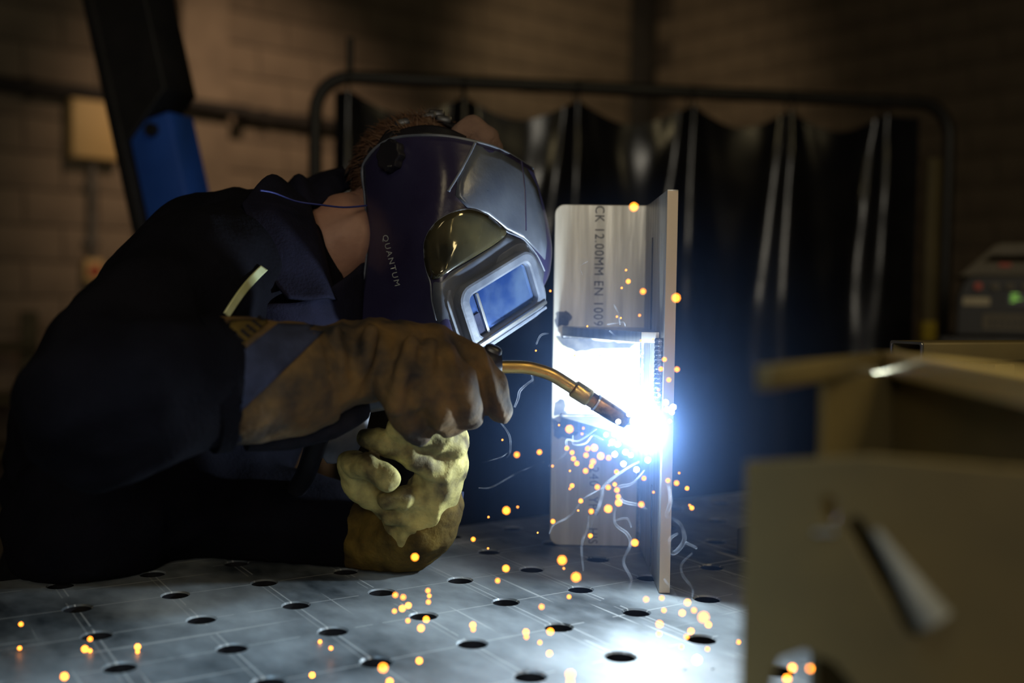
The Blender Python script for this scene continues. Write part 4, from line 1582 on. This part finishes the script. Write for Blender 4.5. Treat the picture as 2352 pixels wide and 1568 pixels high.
link('sweat_pad', blob_me('sweat_pad', [[pt(1062, 312, 1.325, 0.017), pt(1085, 300, 1.335, 0.020), pt(1108, 322, 1.335, 0.022), pt(1128, 345, 1.34, 0.016)]], 0.003, 2, wrinkle(0.0015, 40)), M_PAD, he)

# ------------------------------------------------------------------ foreground bracket at the right
br = empty('steel_bracket', on_table(2000, 1568))
br.location = at(2050, 1568, 0.62)
br.location.z = TABLE
tag(br, 'fabricated steel bracket with a slanted slot standing close in the right foreground', 'bracket')
K = at(2035, 806, 0.75)
Rr = at(2420, 858, 0.52)
Ll = at(1752, 858, 0.56)
zt_ = K.z
Rr.z = Ll.z = zt_


def wallplate(nm, P, Q, z0, z1, th, holes=(), outl=None, bev=0.001):
    d = Vector((Q.x - P.x, Q.y - P.y, 0))
    L = d.length
    d.normalize()
    n = Vector((d.y, -d.x, 0))
    if n.y > 0:
        n = -n
    M = frame_mat(Vector((P.x, P.y, 0)), d, n)
    flip = (M.to_3x3() @ Vector((0, 1, 0))).z < 0
    s = -1 if flip else 1
    ol = outl(L) if outl else [(0, z0), (L, z0), (L, z1), (0, z1)]
    o = [[(x, s * z) for x, z in ol]] + [[(x, s * z) for x, z in h] for h in holes]
    return link(nm, plate_me(nm, o, th, M, bev), M_BRACKET, br), M, s, L


M_RAIL = mat('ground_yellowish_steel', (0.85, 0.70, 0.36), 0.4, 0.6, col2=(0.75, 0.6, 0.3), noise_scale=10)
# V of two top rails meeting at the far corner
for (P, hgt, th) in ((Rr, 0.016, 0.020), (Ll, 0.013, 0.008)):
    d = P - K
    L = d.length
    link('top_rail', box_me('top_rail', L, th, hgt, frame_mat((K + P) / 2 - Z * (hgt / 2), d, Z), 0.001), M_RAIL if P is Rr else M_BRACKET, br)
# upright web under the corner, and the side web behind the notch
Wl, Wr = at(1888, 900, 0.655), at(2048, 900, 0.735)
wallplate('web_plate', Wl, Wr, TABLE + .001, zt_ - 0.014, 0.006)
R2 = at(2420, 900, 0.545)
wallplate('side_plate', at(2056, 900, 0.735), R2, TABLE + .001, zt_ - 0.018, 0.006)
# front plate with the slanted slot
fp0, fp1 = at(1716, 1200, 0.58), at(2460, 1200, 0.50)
d = Vector((fp1.x - fp0.x, fp1.y - fp0.y, 0)).normalized()
n_ = Vector((d.y, -d.x, 0))
if n_.y > 0:
    n_ = -n_
Mp = frame_mat(Vector((fp0.x, fp0.y, 0)), d, n_)
sp = 1 if (Mp.to_3x3() @ Vector((0, 1, 0))).z > 0 else -1


def onfp(px, py):
    v = ray(px, py)
    t = (Vector((fp0.x, fp0.y, 0)) - CAM).dot(n_) / v.dot(n_)
    q = Mp.inverted() @ (CAM + v * t)
    return (q.x, q.y)


outer = [onfp(1716, 1060), onfp(1890, 1052), onfp(2000, 1045), onfp(2460, 1085)]
outer = [(outer[0][0], sp * (TABLE + .001))] + outer + [(outer[-1][0], sp * (TABLE + .001))]


def slotpx(x0, y0, x1, y1, r):
    out = []
    a = Vector((x0, y0, 0))
    b_ = Vector((x1, y1, 0))
    t = (b_ - a).normalized()
    nn = Vector((-t.y, t.x, 0))
    for c_, s0 in ((b_, -90), (a, 90)):
        for k in range(7):
            an = math.radians(s0 + 180 * k / 6)
            q = c_ + t * math.cos(an) * r + nn * math.sin(an) * r
            out.append(onfp(q.x, q.y))
    return out


slot = slotpx(1968, 1205, 2100, 1440, 20)
hole = slotpx(1906, 1150, 1908, 1185, 16)
fpl = link('front_plate', plate_me('front_plate', [outer[::-1], slot, hole, [onfp(*q) for q in ((1772, 1568), (1790, 1512), (1850, 1490), (1920, 1520), (1960, 1568), (1990, 1660), (1772, 1660))]], 0.006, Mp, 0.0008), M_BRACKET, br)
# bright bevelled lip along the right of the slot
q0, q1 = [Mp @ Vector((*onfp(*p), 0.006)) for p in ((2016, 1212), (2152, 1420))]
link('slot_lip', tube_me('slot_lip', [q0, q0.lerp(q1, .5), q1], [0.002, 0.0055, 0.0095], 14), mat('grey_ground_lip', (0.26, 0.27, 0.26), 0.6, col2=(0.20, 0.21, 0.20), noise_scale=20), fpl)
q0, q1 = [Mp @ Vector((*onfp(*p), 0.004)) for p in ((1874, 1219), (1924, 1219))]
link('washer_edge', tube_me('washer_edge', [q0, q1], 0.0013, 8), M_GALV, fpl)

# box-section tube lying on the bracket's far side
bt = empty('box_tube', at(2080, 800, 1.2))
tag(bt, 'bright-ended steel box tube lying on a stand behind the bracket', 'steel tube')
e0 = at(2082, 806, 1.16)
ed = Vector((0.93, 0.36, 0)).normalized()
Me = frame_mat(e0, Vector((ed.y, -ed.x, 0)), -ed)
if (Me.to_3x3() @ Vector((0, 1, 0))).z < 0:
    Me = Me @ Matrix.Rotation(math.pi, 4, 'Z')
tw, th_ = 0.05, 0.022
link('tube_body', plate_me('tube_body', [rrect(tw, th_, .003, 3), rrect(tw - .006, th_ - .006, .002, 3)[::-1]], 0.42, Me @ Matrix.Translation((0, 0, -0.211)), 0.0004), M_BRACKET, bt)
link('ground_end', plate_me('ground_end', [rrect(tw, th_, .003, 3), rrect(tw - .006, th_ - .006, .002, 3)[::-1]], 0.003, Me, 0.0004), M_GALV, bt)
sb = empty('stand_block', e0 + ed * 0.22)
sb.location.z = TABLE
tag(sb, 'steel stand block carrying the box tube on the table', 'stand')
hs = e0.z - th_ / 2 - TABLE
for t_ in (0.12, 0.34):
    c_ = e0 + ed * t_
    link('pillar', box_me('pillar', 0.03, 0.045, hs - .016, frame_mat(Vector((c_.x, c_.y, TABLE + .013 + (hs - .016) / 2)), ed, Z), 0.002), M_BRACKET, sb)
c_ = e0 + ed * 0.23
link('base_bar', box_me('base_bar', 0.30, 0.06, 0.012, frame_mat(Vector((c_.x, c_.y, TABLE + .0065)), ed, Z), 0.002), M_BRACKET, sb)

# small clamp block half hidden by the bracket, on the table
cbp = on_table(1712, 1283)
cbk = link('clamp_block', box_me('clamp_block', 0.03, 0.03, 0.036, frame_mat(cbp + Vector((0.012, 0.012, 0.0185)), TU, Z), 0.003), M_TFRAME)
tag(cbk, 'small dark steel block on the table beside the bracket', 'block')

# ------------------------------------------------------------------ sparks
SPK = [(1456,475,22),(1553,684,22),(1477,669,16),(1443,646,12),(1438,620,8),(1428,661,8),(1264,668,8),(1469,724,10),(1417,727,8),(1426,730,6),(1349,749,6),(1472,782,8),(1500,779,8),(1231,805,6),
(1526,825,12),(1555,848,14),(1518,847,12),(1536,872,12),(1512,895,10),(1514,907,10),(1529,924,14),(1546,935,15),(1532,940,13),(1543,946,13),(1538,967,9),
(1436,840,20),(1458,830,16),(1465,805,8),(1467,818,8),(1320,816,6),(1463,870,8),(1470,890,9),(1462,912,8),(1472,850,8),(1466,935,8),(1444,952,10),(1420,968,12),
(1308,985,20),(1340,983,10),(1337,996,10),(1392,998,12),(1411,997,12),(1406,1015,14),(1419,1020,14),(1399,1022,8),(1284,976,8),(1239,1038,14),(1187,1044,16),(1154,1010,7),(1302,1029,12),(1314,1039,12),(1317,1053,13),(1325,1064,13),(1346,1045,14),(1350,1030,14),(1365,1028,18),(1380,1047,18),(1362,1060,16),(1358,1070,12),(1345,1081,14),(1398,1051,14),(1412,1043,14),(1269,1070,10),(1309,1081,8),(1314,1115,12),(1309,1122,10),(1372,1118,14),(1417,1125,14),(1397,1119,14),(1412,1112,11),(1432,1065,14),(1416,1083,12),(1462,1078,14),(1488,1056,14),(1449,1045,12),(1437,1038,14),(1479,1098,12),(1501,1130,10),(1397,1168,20),(1421,1154,18),(1420,1140,13),(1473,1158,16),(1334,1150,12),(1358,1174,14),(1328,1172,8),(1270,1197,12),(1356,1230,12),(1458,1246,18),(1534,1103,12),(1554,1109,14),(1560,1086,9),(1578,1121,11),(1584,1160,10),(1589,1166,12),(1235,1223,6),(1163,1172,20),(1189,1164,10),(1122,1187,8),(1087,1238,12),(1121,1259,8),(1291,1286,24),(1295,1305,10),(1323,1325,25),(1162,1305,18),(1143,1333,14),
(953,1279,20),(908,1366,16),(926,1371,16),(938,1390,17),(924,1397,18),(906,1403,14),(983,1356,14),(986,1368,12),(984,1382,14),(979,1422,18),(967,1442,20),(937,1425,14),(1086,1435,18),(1087,1445,15),(1307,1370,12),(1244,1393,16),(1208,1451,18),(1264,1450,20),(1209,1462,16),(1240,1475,14),(1262,1500,18),(1484,1376,16),(1520,1373,14),(1525,1401,14),(1579,1383,18),(1567,1407,18),(1594,1401,16),(1616,1417,30),(1627,1434,18),(1587,1449,18),(1515,1433,20),(1514,1455,16),(1577,1462,16),(1565,1485,14),(1625,1490,14),(1601,1515,26),(1696,1474,14),(1525,1540,22),(1540,1560,26),(1310,1548,28),(1310,1564,24),(880,1533,28),(963,1517,20),(717,1550,18),(207,1467,16),(195,1490,20),(316,1485,18),(316,1496,14),(207,1494,14),(148,1553,24),(45,1488,14),(48,1433,14),(760,1488,14),(735,1473,12),(1820,1533,24),(1862,1535,30),(1808,1558,18),(895,1565,22)]
M_SPK = {}


def spark_mat(cls):
    if cls not in M_SPK:
        col, st = {'s': ((1.0, 0.30, 0.05), 5), 'm': ((1.0, 0.27, 0.022), 9), 'l': ((1.0, 0.28, 0.02), 20), 'w': ((1.0, 0.86, 0.80), 40)}[cls]
        M_SPK[cls] = emit('spark_' + cls, col, st)
    return M_SPK[cls]


SPM = {}
for (x, y, s) in SPK:
    da = math.hypot(x - 1490, y - 1000)
    y_d = 1 / (1 / FOCUS + max(s - 4.0, 0) / (APERTURE * F))
    dt = on_table(x, y).y if y > 1200 else 9
    low = y > 1262
    if y_d > dt - 0.004:
        y_d = dt - 0.004
    if 1880 > x > 1700:
        y_d = min(y_d, 0.74)
    cls = 's' if s < 11 else ('m' if s < 17 else 'l')
    if da < 90 or (x > 1420 and x < 1480 and 790 < y < 960):
        cls = 'w'
    if cls not in SPM:
        b2 = bmesh.new()
        bmesh.ops.create_icosphere(b2, subdivisions=1, radius=0.0010 if cls == 's' else 0.0016)
        SPM[cls] = from_bm('spark', b2)
        SPM[cls].materials.append(spark_mat(cls))
        for p in SPM[cls].polygons:
            p.use_smooth = True
    o = bpy.data.objects.new('spark', SPM[cls])
    COL.objects.link(o)
    o.location = at(x, y, y_d)
    if low:
        where = ('at the left end of the table' if x < 500 else 'on the table in front of the gloves' if x < 1120 else
                 'on the table before the steel joint' if x < 1470 else 'on the table between joint and bracket' if x < 1750 else 'behind the notch of the bracket')
        what = 'fat out-of-focus orange spark' if s > 19 else 'small glowing orange spark'
        tag(o, what + ' ' + where, 'spark', what + 's ' + where)
    elif cls == 'w':
        where = 'beside the hot seam above the nozzle' if y < 960 else 'close round the arc'
        tag(o, 'tiny white-hot spark flying ' + where, 'spark', 'white sparks ' + where)
    elif y > 960:
        where = ('between the gloves and the plate' if x < 1262 else 'right of the steel joint below the arc' if x > 1525 else
                 'in front of the plate just left of the arc' if y < 1095 else 'low in front of the plate')
        tag(o, 'tiny glowing orange spark flying ' + where, 'spark', 'orange sparks ' + where)
    else:
        where = 'right of the upright flange' if x > 1505 else 'in front of the upper plate' if x > 1262 else 'between helmet and plate'
        tag(o, 'tiny glowing orange spark flying ' + where, 'spark', 'orange sparks ' + where)

# ------------------------------------------------------------------ smoke wisps and haze lit by the arc
WISP = [
    ([(1468, 1060), (1440, 1075), (1405, 1100), (1385, 1120), (1380, 1150), (1360, 1200), (1342, 1230), (1336, 1260), (1340, 1310)], 1.12, .0022),
    ([(1385, 1120), (1340, 1145), (1322, 1170), (1300, 1190), (1272, 1205), (1262, 1225)], 1.13, .0014),
    ([(1352, 1185), (1350, 1210), (1342, 1235)], 1.12, .0014),
    ([(1480, 1080), (1452, 1110), (1420, 1120), (1430, 1150), (1470, 1160), (1488, 1172)], 1.14, .0020),
    ([(1416, 1150), (1412, 1200), (1440, 1225), (1448, 1250), (1432, 1290), (1450, 1330), (1440, 1360)], 1.12, .0020),
    ([(1412, 1195), (1440, 1190), (1450, 1210)], 1.12, .0012),
    ([(1532, 1100), (1540, 1150), (1528, 1185)], 1.13, .0026),
    ([(1530, 1185), (1560, 1200), (1572, 1230), (1566, 1252), (1545, 1270), (1538, 1240), (1556, 1225)], 1.13, .0026),
    ([(1576, 1246), (1600, 1258)], 1.13, .0020),
    ([(1590, 1270), (1566, 1295), (1568, 1320), (1590, 1350), (1590, 1370)], 1.12, .0016),
    ([(1526, 1330), (1540, 1350), (1560, 1380)], 1.11, .0018),
    ([(1260, 765), (1242, 770), (1232, 790)], 1.2, .0012),
    ([(1226, 870), (1196, 895), (1190, 915), (1182, 935)], 1.17, .0016),
    ([(1222, 862), (1226, 880)], 1.17, .0012),
    ([(1150, 970), (1170, 1000), (1172, 1035), (1165, 1050)], 1.17, .0012),
    ([(1165, 1040), (1150, 1050), (1108, 1062)], 1.17, .0008),
    ([(1100, 1120), (1130, 1118), (1190, 1085), (1250, 1060)], 1.18, .0012),
    ([(1260, 1070), (1300, 1040), (1302, 1010), (1330, 1012), (1370, 985)], 1.15, .0014),
    ([(1316, 1000), (1318, 1020), (1345, 1018), (1362, 1000), (1385, 1010)], 1.15, .0014),
    ([(1410, 700), (1420, 720), (1424, 745)], 1.2, .0014),
    ([(1395, 745), (1430, 740), (1436, 748)], 1.2, .0010),
    ([(1350, 600), (1332, 612), (1338, 630)], 1.25, .0008),
    ([(1400, 760), (1420, 775), (1430, 785)], 1.2, .0014),
]
allV, allF = [], []
for pts, d_, r in WISP:
    P = [at(x, y, d_ + 0.006 * math.sin(i * 1.7)) for i, (x, y) in enumerate(pts)]
    n = len(P)
    rr = [r * (0.35 + 0.65 * math.sin(math.pi * (i + .5) / n)) for i in range(n)]
    me = tube_me('w', P, rr, 8, True, 6)
    n0 = len(allV)
    allV += [v.co.copy() for v in me.vertices]
    allF += [tuple(i + n0 for i in p.vertices) for p in me.polygons]
    bpy.data.meshes.remove(me)
ms = bpy.data.materials.new('smoke_wisp')
ms.use_nodes = True
nt = ms.node_tree
nt.nodes.clear()
out = nt.nodes.new('ShaderNodeOutputMaterial')
mixn = nt.nodes.new('ShaderNodeMixShader')
tr_ = nt.nodes.new('ShaderNodeBsdfTransparent')
tl = nt.nodes.new('ShaderNodeBsdfTranslucent')
tl.inputs[0].default_value = (0.75, 0.82, 1, 1)
df = nt.nodes.new('ShaderNodeBsdfDiffuse')
df.inputs[0].default_value = (0.75, 0.82, 1, 1)
ad = nt.nodes.new('ShaderNodeMixShader')
ad.inputs[0].default_value = 0.5
nt.links.new(tl.outputs[0], ad.inputs[1])
nt.links.new(df.outputs[0], ad.inputs[2])
tcn = nt.nodes.new('ShaderNodeTexCoord')
nzn = nt.nodes.new('ShaderNodeTexNoise')
nzn.inputs['Scale'].default_value = 45
nt.links.new(tcn.outputs['Object'], nzn.inputs['Vector'])
mrn = nt.nodes.new('ShaderNodeMapRange')
mrn.inputs[1].default_value = 0.35
mrn.inputs[2].default_value = 0.7
mrn.inputs[3].default_value = 0.004
mrn.inputs[4].default_value = 0.10
nt.links.new(nzn.outputs['Fac'], mrn.inputs[0])
nt.links.new(mrn.outputs[0], mixn.inputs[0])
nt.links.new(tr_.outputs[0], mixn.inputs[1])
nt.links.new(ad.outputs[0], mixn.inputs[2])
nt.links.new(mixn.outputs[0], out.inputs[0])
sw = link('smoke_wisps', mesh('smoke_wisps', allV, allF), ms)
tag(sw, 'thin pale blue smoke wisps curling round the arc and steel joint', 'smoke', None, 'stuff')

mh = bpy.data.materials.new('haze_and_bloom')
mh.use_nodes = True
nt = mh.node_tree
nt.nodes.clear()
out = nt.nodes.new('ShaderNodeOutputMaterial')
vs = nt.nodes.new('ShaderNodeVolumeScatter')
vs.inputs['Color'].default_value = (0.26, 0.46, 1.0, 1)
tcn = nt.nodes.new('ShaderNodeTexCoord')
ln = nt.nodes.new('ShaderNodeVectorMath')
ln.operation = 'LENGTH'
nt.links.new(tcn.outputs['Object'], ln.inputs[0])


def mth(op, a, b_=None):
    n = nt.nodes.new('ShaderNodeMath')
    n.operation = op
    for k, x in enumerate((a, b_)):
        if isinstance(x, (int, float)):
            n.inputs[k].default_value = x
        elif x is not None:
            nt.links.new(x, n.inputs[k])
    return n.outputs[0]


# fume thins out with distance; the dense core is added as lens bloom
rr_ = mth('DIVIDE', ln.outputs['Value'], 0.085)
fall = mth('DIVIDE', 2.0, mth('ADD', 1.0, mth('MULTIPLY', rr_, rr_)))
rc_ = mth('POWER', mth('DIVIDE', ln.outputs['Value'], 0.025), 4.0)
fall = mth('ADD', fall, mth('DIVIDE', 9.0, mth('ADD', 1.0, rc_)))
edge_ = mth('MAXIMUM', mth('SUBTRACT', 1.0, mth('DIVIDE', ln.outputs['Value'], 0.30)), 0.0)
nt.links.new(mth('MULTIPLY', fall, edge_), vs.inputs['Density'])
nt.links.new(vs.outputs[0], out.inputs['Volume'])
hz = bmesh.new()
bmesh.ops.create_icosphere(hz, subdivisions=4, radius=0.305)
for v in hz.verts:
    v.co.z = max(v.co.z, TABLE + 0.004 - ARC.z)
hzo = link('haze_and_bloom', from_bm('haze_and_bloom', hz), mh)
hzo.location = ARC
tag(hzo, 'thin bluish welding fume and an added bloom glow around the bright arc', 'haze', None, 'stuff')
